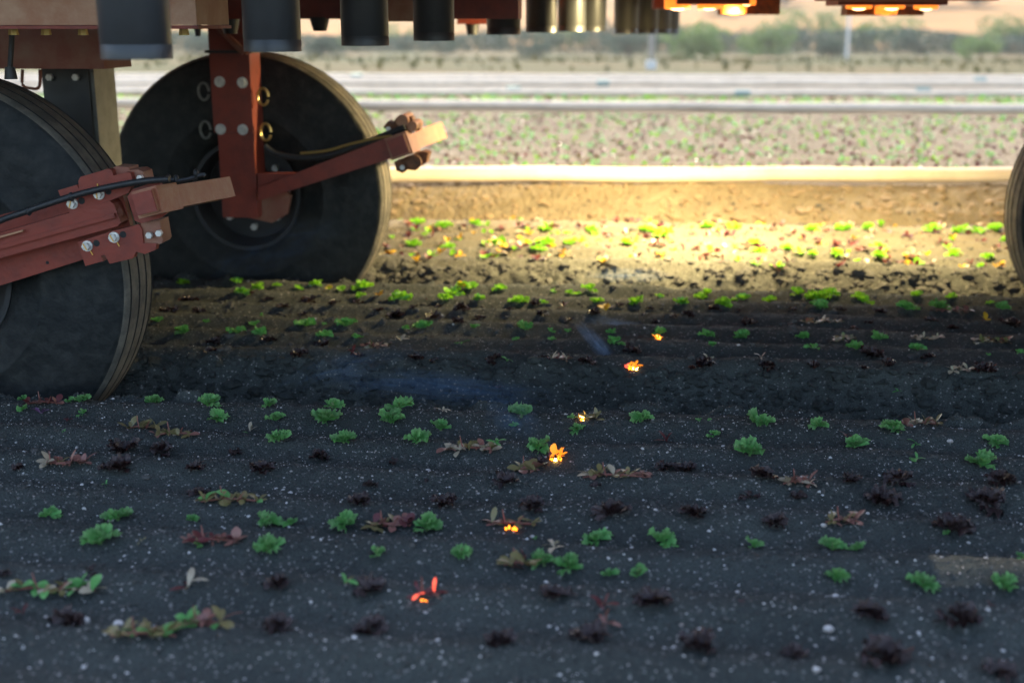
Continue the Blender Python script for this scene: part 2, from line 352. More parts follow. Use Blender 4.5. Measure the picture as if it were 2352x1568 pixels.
P = pts(7000, -2.6, 2.6, 3.3, 6.4); r = np.clip(rng.lognormal(math.log(.005), .5, len(P)), .002, .018)
scatter('soil_crumbs', P, r, M['clod'], 'soil crumbs on the second and third beds')
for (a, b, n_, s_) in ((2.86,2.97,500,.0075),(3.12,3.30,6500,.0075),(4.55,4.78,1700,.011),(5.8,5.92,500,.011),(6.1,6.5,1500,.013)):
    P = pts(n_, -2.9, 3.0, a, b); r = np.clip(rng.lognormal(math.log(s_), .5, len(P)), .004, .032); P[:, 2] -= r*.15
    scatter('soil_clods', P, r, M['shadeclod'] if a < 3.5 else M['litclod'] if a > 5.9 else M['clod'], 'crumbling clods of soil on the face of a furrow')
# ------------------------------------------------------------------ plant pieces
def leaf_mesh(name, m, L=1., Wd=.5, ruf=.1, freq=9, curl=.5, tip=.0, ns=9, nt=10, seed=0, ragged=.0, petiole=.16):
    rr = random.Random(seed); V = []; ph = rr.uniform(0, 6); ph2 = rr.uniform(0, 6)
    for i in range(ns+1):
        s = i/ns
        w = Wd*(petiole+(1-petiole)*min(1, (s/.55))**1.3)*(1-tip*max(0, (s-.55)/.45)**1.6)
        for j in range(nt+1):
            t = -1+2*j/nt
            rad = s*(1-.16*t*t*s)
            phi = math.atan2(t*w, .25+s*.6)
            m_ = max(abs(t), s**1.5)
            edge = 1+ragged*math.sin(freq*1.3*phi*3+ph2)*m_**3
            x = L*rad*edge*math.cos(curl*s*.5); y = w*L*t*edge*(1-.08*m_)
            z = L*(.32*s-curl*.55*s*s)+L*.22*w*t*t
            k = m_**2.5
            z += ruf*L*k*math.sin(freq*phi*2.6+ph)+.5*ruf*L*k*math.sin(freq*phi*5.1+ph2)
            x += .45*ruf*L*k*math.sin(freq*phi*4.1+ph2); y += .4*ruf*L*k*math.cos(freq*phi*3.3+ph)
            V.append((x, y, z))
    n = nt+1; Fc = [(i*n+j, i*n+j+1, (i+1)*n+j+1, (i+1)*n+j) for i in range(ns) for j in range(nt)]
    return mesh_np(name, V, Fc, m)
def fan_leaf(name, m, L=1., half=58, ruf=.13, waves=4, curl=.4, ns=10, nt=22, seed=0, teeth=.05, cup=.22):
    rr = random.Random(seed); V = []; p1, p2, p3, p4 = [rr.uniform(0, 6.28) for _ in range(4)]; hf = R(half); asym = rr.uniform(-.15, .15)
    for i in range(ns+1):
        s = i/ns; g = .10+.90*min(1, (s/.42))**1.5
        for j in range(nt+1):
            t = -1+2*j/nt; a = t*hf*g
            rad = s*(1-.30*abs(t)**2.2*(1-.2*s))*(1+asym*t)*(1+s**4*(teeth*math.sin(17*t+p1)+.05*math.sin(5*t+p2)))
            k = s**2.2
            x = L*rad*math.cos(a); y = L*rad*math.sin(a)*.92
            z = L*(.30*s-curl*.5*s*s)+L*cup*abs(y/L)**1.5*s
            z += ruf*L*k*math.sin(waves*3.14*t*.9+p3)+.5*ruf*L*k*s*math.sin(waves*6.9*t+p4)+.03*L*math.sin(6*t+9*s+p1)*s
            x += .4*ruf*L*k*math.cos(waves*6.9*t+p4); y += .45*ruf*L*k*math.cos(waves*4*t+p2)
            V.append((x, y, z))
    n = nt+1; Fc = [(i*n+j, i*n+j+1, (i+1)*n+j+1, (i+1)*n+j) for i in range(ns) for j in range(nt)]
    return mesh_np(name, V, Fc, m)
def pad_leaf(name, m, L=1., Wd=.3, seed=0, thick=.05, curl=.2):   # plump spoon-shaped leaf
    rr = random.Random(seed); V = []; ns, nt_ = 8, 6
    for side in (1, -1):
        for i in range(ns+1):
            s = i/ns; w = Wd*(math.sin(math.pi*min(1, s**1.5*.93+.045))**.8)*.5+.02
            for j in range(nt_+1):
                t = -1+2*j/nt_
                V.append((L*s, w*L*t, L*(.12*s-curl*s*s)+L*.18*w*t*t+side*thick*L*(1-t*t)*math.sin(math.pi*min(1, s+.03))*.5))
    n = nt_+1; o = (ns+1)*n
    Fc = [(i*n+j, i*n+j+1, (i+1)*n+j+1, (i+1)*n+j) for i in range(ns) for j in range(nt_)]
    Fc += [(o+i*n+j, o+(i+1)*n+j, o+(i+1)*n+j+1, o+i*n+j+1) for i in range(ns) for j in range(nt_)]
    return mesh_np(name, V, Fc, m)
LG = [fan_leaf('lettuce_leaf', M['green'] if k % 3 else M['green2'], half=random.uniform(38,66), ruf=random.uniform(.09,.17), waves=random.choice([3,4,5]), curl=random.uniform(.2,.9), seed=k) for k in range(10)]
LR = [fan_leaf('red_lettuce_leaf', M['red'], half=random.uniform(40,66), ruf=random.uniform(.10,.18), waves=random.choice([3,4,5]), curl=random.uniform(.2,.9), seed=40+k, teeth=.08) for k in range(8)]
LC = [leaf_mesh('seed_leaf', M['green2'], Wd=.42, ruf=.01, freq=3, curl=.3, tip=.5, ns=6, nt=6, seed=90+k) for k in range(2)]
PL = {k: [pad_leaf('succulent_leaf', M[k], Wd=random.uniform(.5,.75), seed=s, curl=random.uniform(.05,.5)) for s in range(3)] for k in ('purs','pink','pale','core','glowleaf','ember','redb','viol','green2','yel')}
PLN = {k: [pad_leaf('narrow_leaf', M[k], Wd=random.uniform(.22,.34), seed=s, curl=random.uniform(.0,.6)) for s in range(2)] for k in ('purs','pink','pale','viol','redb','core','green2','glowleaf','ember')}
def put_leaf(me, parent, name, az, pitch, roll, scale, loc=(0, 0, 0)):
    o = bpy.data.objects.new(name, me)
    Mx = Matrix.Translation(loc) @ Matrix.Rotation(az, 4, 'Z') @ Matrix.Rotation(-pitch, 4, 'Y') @ Matrix.Rotation(roll, 4, 'X') @ Matrix.Scale(scale, 4)
    o.matrix_local = Mx; return link(o, parent)
def join_leaves(name, specs):      # specs: (mesh, matrix) -> one mesh
    ms = []; V = []; Fc = []; mi = []; off = 0
    for me, mx in specs:
        n = len(me.vertices); a = np.empty(n*3, np.float32); me.vertices.foreach_get('co', a); a = a.reshape(-1, 3)
        A = np.array(mx); a = a@A[:3, :3].T+A[:3, 3]; V.append(a)
        f = np.empty(len(me.polygons)*4, np.int32); me.loops.foreach_get('vertex_index', f); f = f.reshape(-1, 4); Fc.append(f+off); off += n
        m = me.materials[0]
        if m not in ms: ms.append(m)
        mi += [ms.index(m)]*len(f)
    return mesh_np(name, np.concatenate(V), np.concatenate(Fc), ms, True, mi)
def rosette(rr, w, kind):
    """leaf placements (mesh, az, pitch, roll, scale) for a lettuce w metres wide"""
    big = w > .055; n = rr.randint(7, 9) if big else rr.randint(4, 6)
    out = []; a0 = rr.uniform(0, 6.28); pool = LG if kind == 'g' else LR
    for i in range(n):
        f = i/max(1, n-1)
        pitch = R(rr.uniform(4, 30)+f*62); L = w*.47*(1-.30*f)*rr.uniform(.80, 1.15)
        pitch *= .82
        if kind == 'r': pitch = R(rr.uniform(0, 18)+f*46); L *= .92
        out.append((rr.choice(pool), a0+i*2.4+rr.uniform(-.3, .3), pitch, rr.uniform(-.35, .35), L))
    return out
COUNT = {}
def place_plant(px, py, wpx, kind, label, group=None, detail=True, mats=None, guess=.25, flip=None):
    """px, py: foot of the plant in the photograph; it stands on the soil there"""
    p = ongr(px, py, guess); d = (p-Vector((0, 0, HC))).length; w = wpx/F*d
    rr = random.Random(int(px*7+py*13))
    NM = {'g': 'green_lettuce', 'r': 'red_lettuce', 'p': 'purslane_weed', 's': 'small_weed', 'f': 'burning_weed'}[kind]
    CAT = {'g': 'lettuce', 'r': 'lettuce', 'p': 'weed', 's': 'weed', 'f': 'burning weed'}[kind]
    specs = []
    if kind in 'gr':
        nsub = max(1, int(round(w/.105))) if wpx > 75 and (w > .10) else 1
        ww = w if nsub == 1 else w/nsub*1.15
        for q in range(nsub):
            ox = 0 if nsub == 1 else (q-(nsub-1)/2)*(w/nsub)
            for me, az, pi_, ro, L in rosette(rr, ww, kind):
                specs.append(('leaf', me, az, pi_, ro, L, (ox*math.cos(YAW), ox*math.sin(YAW)+rr.uniform(-.008, .008), .002)))
    else:
        mats = mats or ('purs', 'pink'); ncl = max(1, int(round(w/.026)))
        if kind == 's': ncl = 1
        for q in range(ncl):
            ox = 0 if ncl == 1 else (q-(ncl-1)/2)*(w/ncl)*rr.uniform(.8, 1.1)
            cw = w/ncl*1.5 if ncl > 1 else w
            cw = min(cw, .046); nl = rr.randint(5, 8) if kind != 's' else rr.randint(4, 5)
            mm = rr.choice(mats); a0 = rr.uniform(0, 6)
            for i in range(nl):
                pool = PLN if (kind == 's' or rr.random() < (.75 if kind == 'f' else .3)) else PL
                mk = rr.choice(mats) if rr.random() < .4 else mm
                me = rr.choice(pool.get(mk, PL[mk]) if mk in pool else PL[mk])
                specs.append(('leaf', me, a0+i*1.3+rr.uniform(-.4, .4), R(rr.uniform(0, 50) if i else rr.choice([80, 65, 30, 40])), rr.uniform(-.5, .5), cw*rr.uniform(.40, .80), (ox*math.cos(YAW), ox*math.sin(YAW)+rr.uniform(-.01, .01), .003+rr.random()*.006)))
        if kind == 'p' and ncl > 1:
            pass
    if detail:
        root = empty(NM, p, 0); tag(root, label, CAT, group)
        for nm, me, az, pi_, ro, L, loc in specs: put_leaf(me, root, nm, az, pi_, ro, L, loc)
        if kind in 'pf' and wpx > 60:
            bm = bmesh.new()
            tube_bm(bm, [Vector((-w*.45, -w*.04, .003)), Vector((-w*.15, .0, .009)), Vector((w*.12, .005, .007)), Vector((w*.45, w*.04, .004))], [.0014,.0022,.0022,.0012], 6)
            tube_bm(bm, [Vector((-w*.1, 0, .004)), Vector((-w*.14, .002, .02)), Vector((-w*.16, .004, .034))], [.0016,.0014,.001], 5)
            tube_bm(bm, [Vector((w*.1, 0, .004)), Vector((w*.16, .002, .016)), Vector((w*.22, -.004, .024))], [.0016,.0014,.001], 5)
            bm_obj('stem', bm, M['stem'], root, True)
        if kind == 'g' and wpx > 60:
            bm = bmesh.new(); tube_bm(bm, [Vector((0,0,-.004)), Vector((0,0,.008)), Vector((.001,0,.016))], [.004,.0045,.003], 8); bm_obj('stem', bm, M['core'], root, True)
    else:
        L_ = [(me, Matrix.Translation(loc) @ Matrix.Rotation(az, 4, 'Z') @ Matrix.Rotation(-pi_, 4, 'Y') @ Matrix.Rotation(ro, 4, 'X') @ Matrix.Scale(L, 4)) for nm, me, az, pi_, ro, L, loc in specs]
        if mats and kind in 'gr':
            pass
        me = join_leaves(NM, L_)
        if mats and kind in 'gr':
            me.materials.clear()
            for m_ in mats: me.materials.append(M[m_])
            me.polygons.foreach_set('material_index', (np.arange(len(me.polygons))//100) % len(mats))
        root = bpy.data.objects.new(NM, me); root.location = p; link(root); tag(root, label, CAT, group)
    return root, p, w
def add_flames(root, w, n, hot, seed, h=.02, off=(0, -.006)):
    rr = random.Random(seed)
    for i in range(n):
        bm = bmesh.new(); hh = h*rr.uniform(.45, 1.1); x = off[0]+rr.uniform(-.5, .5)*w; y = off[1]+rr.uniform(-.4, .4)*w*.5; r0 = hh*rr.uniform(.22, .34)
        k = [Vector((x, y, .001)), Vector((x+rr.uniform(-.1,.1)*hh, y, hh*.3)), Vector((x+rr.uniform(-.25,.25)*hh, y, hh*.65)), Vector((x+rr.uniform(-.5,.5)*hh, y, hh))]
        tube_bm(bm, k, [r0*.6, r0, r0*.55, r0*.08], 8)
        bm_obj('flame', bm, M['flameh'] if i < hot else M['flame'], root, True)
# ------------------------------------------------------------------ the plants, read off the photograph patch by patch: foot x, foot y, width, kind, own label
NEAR = []   # (x, y, w, kind, label, mats)
def patch(ox, oy, k, txt, dest):
    for ln in txt.strip().split(';'):
        ln = ln.strip()
        if not ln: continue
        q = [s.strip() for s in ln.split('|')]; a = q[0].split()
        dest.append([ox+float(a[1])*k, oy+float(a[2])*k, float(a[3])*k, a[0], q[1] if len(q) > 1 and q[1] else None, tuple(q[2].split()) if len(q) > 2 else None])
patch(0, 875, .34, '''g 160 130 85; g 145 212 120; p 300 162 215|reddish purslane weed between lettuces at the far left corner of the near bed|redb pink;
s 280 232 170|thin violet seedling sprawling beside the leftmost green lettuces|viol; g 470 142 75; g 560 138 130; g 555 234 115; s 455 282 45|tiny crimson seedling on bare soil near the left edge|redb;
s 430 352 32|tiny green sprout alone on the soil at left|green2; g 1040 150 150; g 1405 172 190; g 1465 272 185; p 965 326 215|green and pink purslane weed, back one of a touching pair at left|purs purs pink; p 1180 374 265|green and pink purslane weed, front one of a touching pair at left|purs pink purs;
g 1825 180 140; g 1870 272 155; s 1685 352 85|pale grey green thin seedling behind a lettuce|green2 pale; g 1885 402 180; g 2245 192 170; g 2195 284 240;
r 850 484 250; r 1090 494 220|broad dark red lettuce with a bluish shining leaf; r 1590 502 120; r 2160 527 190; r 120 597 130; p 365 576 165|purslane weed with pale upright leaves at far left|pink pale purs; p 520 576 155|crimson leaved purslane weed touching a pale one at far left|redb pink;
r 790 602 230; r 1320 602 170; r 1760 612 220; s 720 716 42|tiny olive sprout alone on the soil below the dark red row|green2;
p 1560 822 400|large green purslane weed with broad round leaves, left of centre|purs green2 purs; r 1350 770 160; g 325 917 160; g 800 940 210; g 1295 946 120; g 1810 967 190; g 1965 976 150''', NEAR)
patch(752.6, 875, .34, '''g 490 202 210; g 430 287 240; s 775 222 85|pinkish thin seedling at the far edge of the near bed|pale pink; g 765 332 190; g 1310 247 220; g 1265 314 85; g 1655 257 75; p 1785 264 130|olive purslane weed beside the small flame at the far edge|purs; g 1690 337 150; g 2125 267 200;
g 110 417 205; g 600 420 215; p 960 472 390|long low purslane weed with dry pale leaves in the middle|purs pink pale; s 1145 436 110|green sprout on the right end of the long low weed|green2; g 1425 462 205; r 1430 572 170; p 1350 612 170|purslane weed with a red glowing base beside the flame|pink purs;
r 1205 697 205; s 2290 412 125|small crimson seedling on bare soil right of centre|redb pink; p 1930 657 420|wide purslane weed with curling pink leaves right of the flame|pink pale purs; r 2270 602 170; r 280 717 140; r 665 687 62; r 450 562 120; r 220 827 200; r 790 852 255; r 1390 867 230; r 1810 717 130; r 1920 907 285;
g 110 992 255; p 410 990 300|reddish purslane weed leaning on a green lettuce, centre left|pink redb purs; g 670 1004 260''', NEAR)
patch(1552.3, 875, .34, '''r 60 612 210; g 155 272 60; g 225 272 40; g 570 303 230; g 260 370 112; g 500 502 270; g 970 314 160; g 1470 337 200; p 1650 300 230|purslane weed with tall pale leaves beside a green lettuce at the far edge|purs pale pink; s 1150 390 150|small pink weed just behind a green lettuce at right|pink redb;
g 1205 450 200; s 1620 439 78|small grey green sprout alone on bare soil at right|green2; s 1620 550 150|seedling with two rounded green leaves at right|green2; g 2170 441 180; g 2060 578 212; r 580 662 270; p 830 702 210|orange brown purslane weed with dry pale leaves at right|pink pale; r 1190 684 165; r 1500 692 295; r 2190 702 270; r 2110 847 300;
r 500 792 150; r 820 802 160; r 1390 817 290; r 115 917 260; r 670 972 210; p 1130 962 235|purslane weed with one green upright leaf over red stems|purs pink; r 1870 1012 310; g 1835 1038 72''', NEAR)
patch(0, 1213.6, .34, '''g 680 108 260; p 1430 100 390|purslane weed with tangled crimson stems, left of centre|pink redb; g 1330 127 105; g 1810 157 250; s 960 102 55|tiny olive sprout on bare soil at left|purs; p 330 432 590|large spreading purslane weed with yellow green leaves at bottom left|purs pale green2; r 30 322 120; r 610 305 120;
s 1270 412 310|straggling reddish weed with one pale leaf at lower left|pale redb; r 1880 392 210; r 470 642 290; s 150 602 120|tiny crimson seedling at the bottom left corner|redb; p 970 740 420|light green purslane weed with an upright leaf, left of a touching pair at bottom left|green2 purs purs; p 1370 662 330|orange tinged purslane weed, right of a touching pair at bottom left|purs pink green2; r 1880 692 290''', NEAR)
patch(752.6, 1213.6, .34, '''g 335 182 165; g 905 187 190; g 1405 70 48; g 1810 87 215; g 2270 97 240; p 1290 257 200|olive and red purslane weed joined to a large green lettuce|purs redb; g 1460 235 200; g 1630 282 240; s 1530 150 190|red stalk with pale narrow leaves rising behind a green lettuce|pink pale; g 1915 317 150; g 2100 320 175; r 290 422 250; s 120 392 110|small yellow green weed beside a dark red lettuce|purs green2;
r 1530 477 275; s 1870 547 180|small rust red weed between two dark lettuces|redb; r 2190 517 310; r 310 692 270; r 1160 777 265; r 1780 752 330; s 1880 670 150|small orange tinged weed above a dark lettuce at the bottom|pink''', NEAR)
patch(1552.3, 1213.6, .34, '''g 525 127 155; g 1060 142 185; g 1225 147 150; g 1100 337 195; g 1670 397 215; g 2215 402 195; g 2335 202 70; s 445 532 45|tiny crimson seedling beside a white pebble at lower right|redb; r 1310 597 290; r 1920 642 340; r 170 822 340; r 790 862 215; r 1420 892 400; r 2210 992 250; s 2110 517 45|tiny magenta sprout above a dark lettuce at lower right|redb''', NEAR)
FLAMES = [[752.6+1540*.34, 875+528*.34, 120*.34*1.15, 'bright', 'weed bursting into an orange flame with white hot core, middle of the near bed'],
          [752.6+1712*.34, 875+272*.34, 60*.34, 'small', 'small weed tipped with a yellow flame at the far edge of the near bed'],
          [752.6+1240*.34, 875+982*.34, 370*.34, 'wide', 'spreading weed smouldering red and orange at its base'],
          [752.6+665*.34, 1213.6+462*.34, 190*.34, 'ember', 'weed glowing pink and orange low in the front of the bed']]
SECOND = []
patch(329, 611.5, .42, '''g 290 60 60; g 220 105 90; g 540 155 110; g 630 125 90; g 730 110 65; g 510 95 80; g 850 130 70; g 950 105 80; g 1020 130 60||yel limeg; g 1085 135 75; g 1200 127 130; g 1185 172 65; g 1410 187 145; s 1290 167 60||yel; g 1740 112 90||limeg yel; g 1690 160 140; g 1645 187 95; g 1840 187 90; g 1800 125 95; g 1955 132 90; g 2045 202 130; g 2190 207 60; g 2240 142 55; g 2330 152 60;
s 590 165 100||redb yel; r 680 190 75; r 910 200 120; r 770 232 95; r 880 272 80; r 1170 207 80; r 1290 250 80; r 1380 282 130; r 1615 227 65; r 1740 242 130; r 1580 292 130; r 1720 312 95; r 1840 292 90; r 2140 217 90; r 2180 267 95; s 2300 232 65||redb yel; r 2330 302 75; r 240 200 130; r 130 255 120; r 300 270 100; r 1040 215 90; r 1480 235 80; r 2000 250 80;
g 80 307 80; g 215 372 115; g 345 312 55; g 610 327 72; g 650 272 35; g 520 372 125; g 640 372 100; g 890 332 125; g 990 322 35; g 1100 332 140; g 995 387 110; g 1170 397 80; g 1440 347 60; g 1530 342 125; g 1810 342 80; g 2090 352 125; g 2230 362 62; g 2235 412 62; g 2320 362 52; s 1740 432 60||green2; g 2040 407 52;
r 390 422 95; r 690 417 115; r 980 437 115; r 360 472 90; r 850 502 130; r 1180 502 95; s 1150 480 70||redb; p 1270 447 165||pale purs pink; s 1410 412 110||pale; r 1490 512 115; r 1590 522 65; r 1910 522 125; s 1990 520 65||green2; r 2190 527 85; p 2270 567 125||pale pink; s 1940 570 55||redb; s 250 490 25||pale''', SECOND)
patch(1317, 611.5, .44, '''g 20 150 60; g 80 127 100; g 125 192 85; g 325 197 100; g 450 167 72; g 560 202 105; g 660 172 82; g 700 150 90||limeg; g 780 207 115; g 880 180 100; g 1025 187 92; g 1170 152 100; g 1280 182 165; g 1290 222 120; g 1340 160 110||limeg; g 1510 192 120; g 1490 165 90||limeg; g 1790 160 80; g 1740 232 140; g 1910 227 130; g 1970 172 82; g 2240 232 100; g 2170 202 62;
s 170 235 90||redb yel; r 240 212 72; r 110 252 100; r 400 227 52; r 600 267 105; r 520 272 62; r 740 232 92; r 860 242 62; r 920 302 105; r 430 302 75; r 1140 237 62; r 1130 322 62; r 1400 237 65; r 1600 247 82; r 1860 292 82; r 1460 332 72; r 1540 302 65; r 1980 332 72; r 2280 312 140; s 2150 290 55||redb yel;
p 1300 302 200||pale purs; p 1965 242 190||pale pink; g 450 357 95; g 200 352 65; g 210 407 112; g 700 372 125; g 725 422 72; g 880 382 125; g 1200 382 105; g 1250 432 90; p 1405 392 120||pale purs; g 1600 387 112; g 1475 437 112; g 1795 442 92; p 1850 387 145||pale purs; p 2170 402 185||pale purs; g 2330 457 62; g 2165 467 35; r 310 452 130; r 70 512 105; r 680 527 155; s 700 500 60||pale; r 1010 532 120; s 980 490 50||redb pale; r 1250 532 90; r 1560 477 180; r 1850 482 92; r 1515 557 62; r 1640 562 112; s 1700 582 42||green2; r 1760 567 52; p 2020 552 115||pale; r 2150 557 145''', SECOND)
FLAMES2 = [[1317+305*.44, 611.5+537*.44, 78*.44, 'bright2', 'flaming weed burning bright orange near the front edge of the second bed'],
           [1317+440*.44, 611.5+382*.44, 60*.44, 'small', 'faint orange glow on a weed beside a green lettuce in the second bed']]
THIRD = []
patch(846.7, 376.3, .64, '''g 170 222 75; g 270 232 70; g 160 297 70; g 290 302 60; g 385 225 60; g 425 295 50; s 80 327 45||yel; s 255 327 45||yel; g 470 292 70; s 440 285 60||yel; g 640 240 60; g 640 300 90; g 720 290 50; g 610 310 60; g 800 240 60; g 925 292 60||limeg; g 1000 245 70; g 1060 265 100; g 1220 232 60; g 1320 240 60; g 1380 290 60||limeg; s 1390 262 60||redb; g 1400 320 55; g 1500 310 60; g 1590 245 60; g 1590 330 50; g 1680 330 60; g 1700 245 80; g 1790 240 60; g 1830 335 70; g 1830 300 50; g 2020 245 80; g 2100 330 60; g 2150 250 110; g 2220 340 50; g 2250 245 70||limeg; g 2280 280 40;
s 330 335 60||yel; s 470 320 45||yel redb; s 540 340 60||redb; s 640 345 60||pale; s 765 275 60||redb yel; s 860 345 45||redb; s 1050 330 60||yel; s 1160 255 50||redb; s 1200 290 60||pink; s 1270 355 60||redb; s 1350 300 60||redb; s 1500 355 70||redb; s 1560 275 45||redb; s 1620 285 80||redb yel; s 1740 280 70||redb; s 1760 320 70||redb; s 1900 360 70||redb; s 1930 340 50||yel; s 1940 275 60||redb; s 2020 365 60||redb; s 2050 285 80||redb; s 2160 365 50||redb; s 2270 370 60||yel; s 230 265 50||redb; s 540 275 55||redb yel; s 700 330 50||yel; s 330 270 50||yel; s 930 270 50||redb''', THIRD)
ORD = ['', 'first','second','third','fourth','fifth','sixth','seventh','eighth','ninth','tenth','eleventh','twelfth','thirteenth','fourteenth','fifteenth','sixteenth','seventeenth','eighteenth','nineteenth','twentieth']
def ordn(i):
    if i <= 20: return ORD[i]
    t = {2:'twenty',3:'thirty',4:'forty',5:'fifty',6:'sixty'}[i//10]
    return t+'-'+ORD[i % 10] if i % 10 else {2:'twentieth',3:'thirtieth',4:'fortieth',5:'fiftieth',6:'sixtieth'}[i//10]
KIN = {'g': 'frilly green lettuce', 'r': 'dark red lettuce', 'p': 'purslane weed', 's': 'small weed'}
def auto_labels(L, bands, bedname):
    for lo, hi, rowname in bands:
        for k in 'grps':
            q = sorted([e for e in L if lo <= e[1]+(e[0]-1176)*-.02 < hi and e[3] == k], key=lambda e: e[0])
            if not q: continue
            ws = sorted(e[2] for e in q)
            for i, e in enumerate(q):
                if e[4]: continue
                sz = 'small' if e[2] < ws[0]+.3*(ws[-1]-ws[0]) else 'large' if e[2] > ws[0]+.75*(ws[-1]-ws[0]) else 'medium-sized'
                nm = KIN[k]; m = e[5] or ()
                if k == 's': nm = {'yel': 'yellow weed', 'redb': 'reddish weed', 'pale': 'pale dry weed', 'green2': 'green weed', 'pink': 'pinkish weed'}.get(m[0] if m else '', 'small weed')
                if k == 'g' and 'limeg' in m: nm = 'backlit lime green lettuce'
                j = len(q)-i
                pos = ordn(i+1)+' from the left' if i+1 <= j else ('rightmost' if j == 1 else ordn(j)+' from the right')
                if i == 0: pos = 'leftmost'
                what = {'g': 'green lettuces', 'r': 'red lettuces', 'p': 'purslane weeds', 's': 'small weeds'}[k]
                e[4] = '%s %s, %s in the %s, %s' % (sz, nm, pos, rowname, bedname)
auto_labels(NEAR, [(0, 952, 'farthest row'), (952, 985, 'second farthest row'), (985, 1022, 'third farthest row'), (1022, 1058, 'upper dark row'), (1058, 1100, 'middle dark row'), (1100, 1160, 'lower dark row'), (1160, 1222, 'back green rows'), (1222, 1262, 'middle green rows'), (1262, 1325, 'lower green rows'), (1325, 1400, 'back front rows'), (1400, 1700, 'frontmost row')], 'near bed')
auto_labels(SECOND, [(0, 712, 'lit back rows'), (712, 752, 'half-lit middle rows'), (752, 795, 'shaded green rows'), (795, 900, 'shaded front row')], 'second bed')
auto_labels(THIRD, [(0, 545, 'back rows'), (545, 575, 'middle rows'), (575, 640, 'front rows')], 'bright third bed')
for e in NEAR:
    place_plant(e[0], e[1], e[2]*1.08, e[3], e[4], {'g': 'green lettuces on the near bed', 'r': 'red lettuces on the near bed', 'p': 'weeds on the near bed', 's': 'weeds on the near bed'}[e[3]], True, e[5])
for e in SECOND:
    if e[3] == 'g' and not e[5] and e[1] < 706: e[5] = ('limeg',) if int(e[0]) % 3 else ('limeg', 'green')  # rear rows take the leaf coloured as backlit
    place_plant(e[0], e[1], e[2]*1.05, e[3], e[4], {'g': 'green lettuces on the second bed', 'r': 'red lettuces on the second bed', 'p': 'weeds on the second bed', 's': 'weeds on the second bed'}[e[3]], False, e[5])
for e in THIRD:
    if e[3] == 'g' and not e[5]: e[5] = ('limeg',)  # plain lettuces here take the leaf coloured as backlit
    place_plant(e[0], e[1], e[2]*1.1, e[3], e[4], {'g': 'lettuces on the third bed', 's': 'weeds on the third bed'}[e[3]], False, e[5])
for x, y, w, k, lab in FLAMES+FLAMES2:
    det = {'bright': ('glowleaf','glowleaf','redb'), 'small': ('glowleaf',), 'wide': ('purs','pink'), 'ember': ('redb', 'ember'), 'bright2': ('glowleaf','ember')}[k]
    root, p, wm = place_plant(x, y, w, 'f', lab, 'weeds burnt by the laser', True, det)
    if k == 'bright': add_flames(root, wm*.7, 8, 0, 3, .008, (0, -.008)); add_flames(root, wm*.12, 4, 4, 4, .008, (0, -.012)); put_leaf(PL['glowleaf'][0], root, 'leaf', .9, R(78), 0, .030, (-.006, 0, .006)); put_leaf(PL['glowleaf'][1], root, 'leaf', -.5, R(62), .3, .028, (.006, 0, .006))
    if k == 'small': add_flames(root, wm*.4, 4, 1, 5, .016, (0, 0))
    if k == 'wide':
        add_flames(root, wm*.22, 12, 0, 6, .010, (0, -.016))
        for i, c in enumerate(list(root.children)):
            if c.name.startswith('leaf') and abs(c.location.x) < wm*.12 and i % 3 == 0: c.data = PL['ember'][i % 3]
    if k == 'ember': add_flames(root, wm*.25, 6, 0, 7, .007, (0, -.016))
    if k == 'bright2': add_flames(root, wm*.7, 9, 2, 8, .015)
# single larger pale pebbles
def pebble(px, py, wpx, lab, m='grit'):
    p = ongr(px, py); d = (p-Vector((0,0,HC))).length; r = wpx/F*d/2
    bm = bmesh.new(); bmesh.ops.create_icosphere(bm, subdivisions=2, radius=r)
    rr = random.Random(int(px))
    for v in bm.verts: v.co *= 1+rr.uniform(-.09, .09); v.co.z *= .65
    o = bm_obj('pebble', bm, M[m], None, True); o.location = p+Vector((0, 0, r*.3)); tag(o, lab, 'pebble', 'pale pebbles on the near bed')
pebble(193, 1427, 26, 'white oval pebble in front of a dark lettuce at the bottom left')
pebble(272, 1434, 22, 'white pebble beside the light green weed at the bottom left')
pebble(255, 1195, 14, 'pinkish pebble in front of a green lettuce at left')
pebble(1903, 1447, 24, 'white round pebble near the dark lettuces at the bottom right')
pebble(1919, 1370, 15, 'white pebble above the dark lettuces at the bottom right')
pebble(1875, 1539, 18, 'pale pebble at the bottom edge right of centre')
pebble(2182, 1015, 14, 'broken white pebble on bare soil at right near a two-leaved seedling')
pebble(983, 1078, 13, 'small white pebble on bare soil in the middle of the near bed')
pebble(1892, 1208, 14, 'white pebble between a dark lettuce and a purslane weed at right')
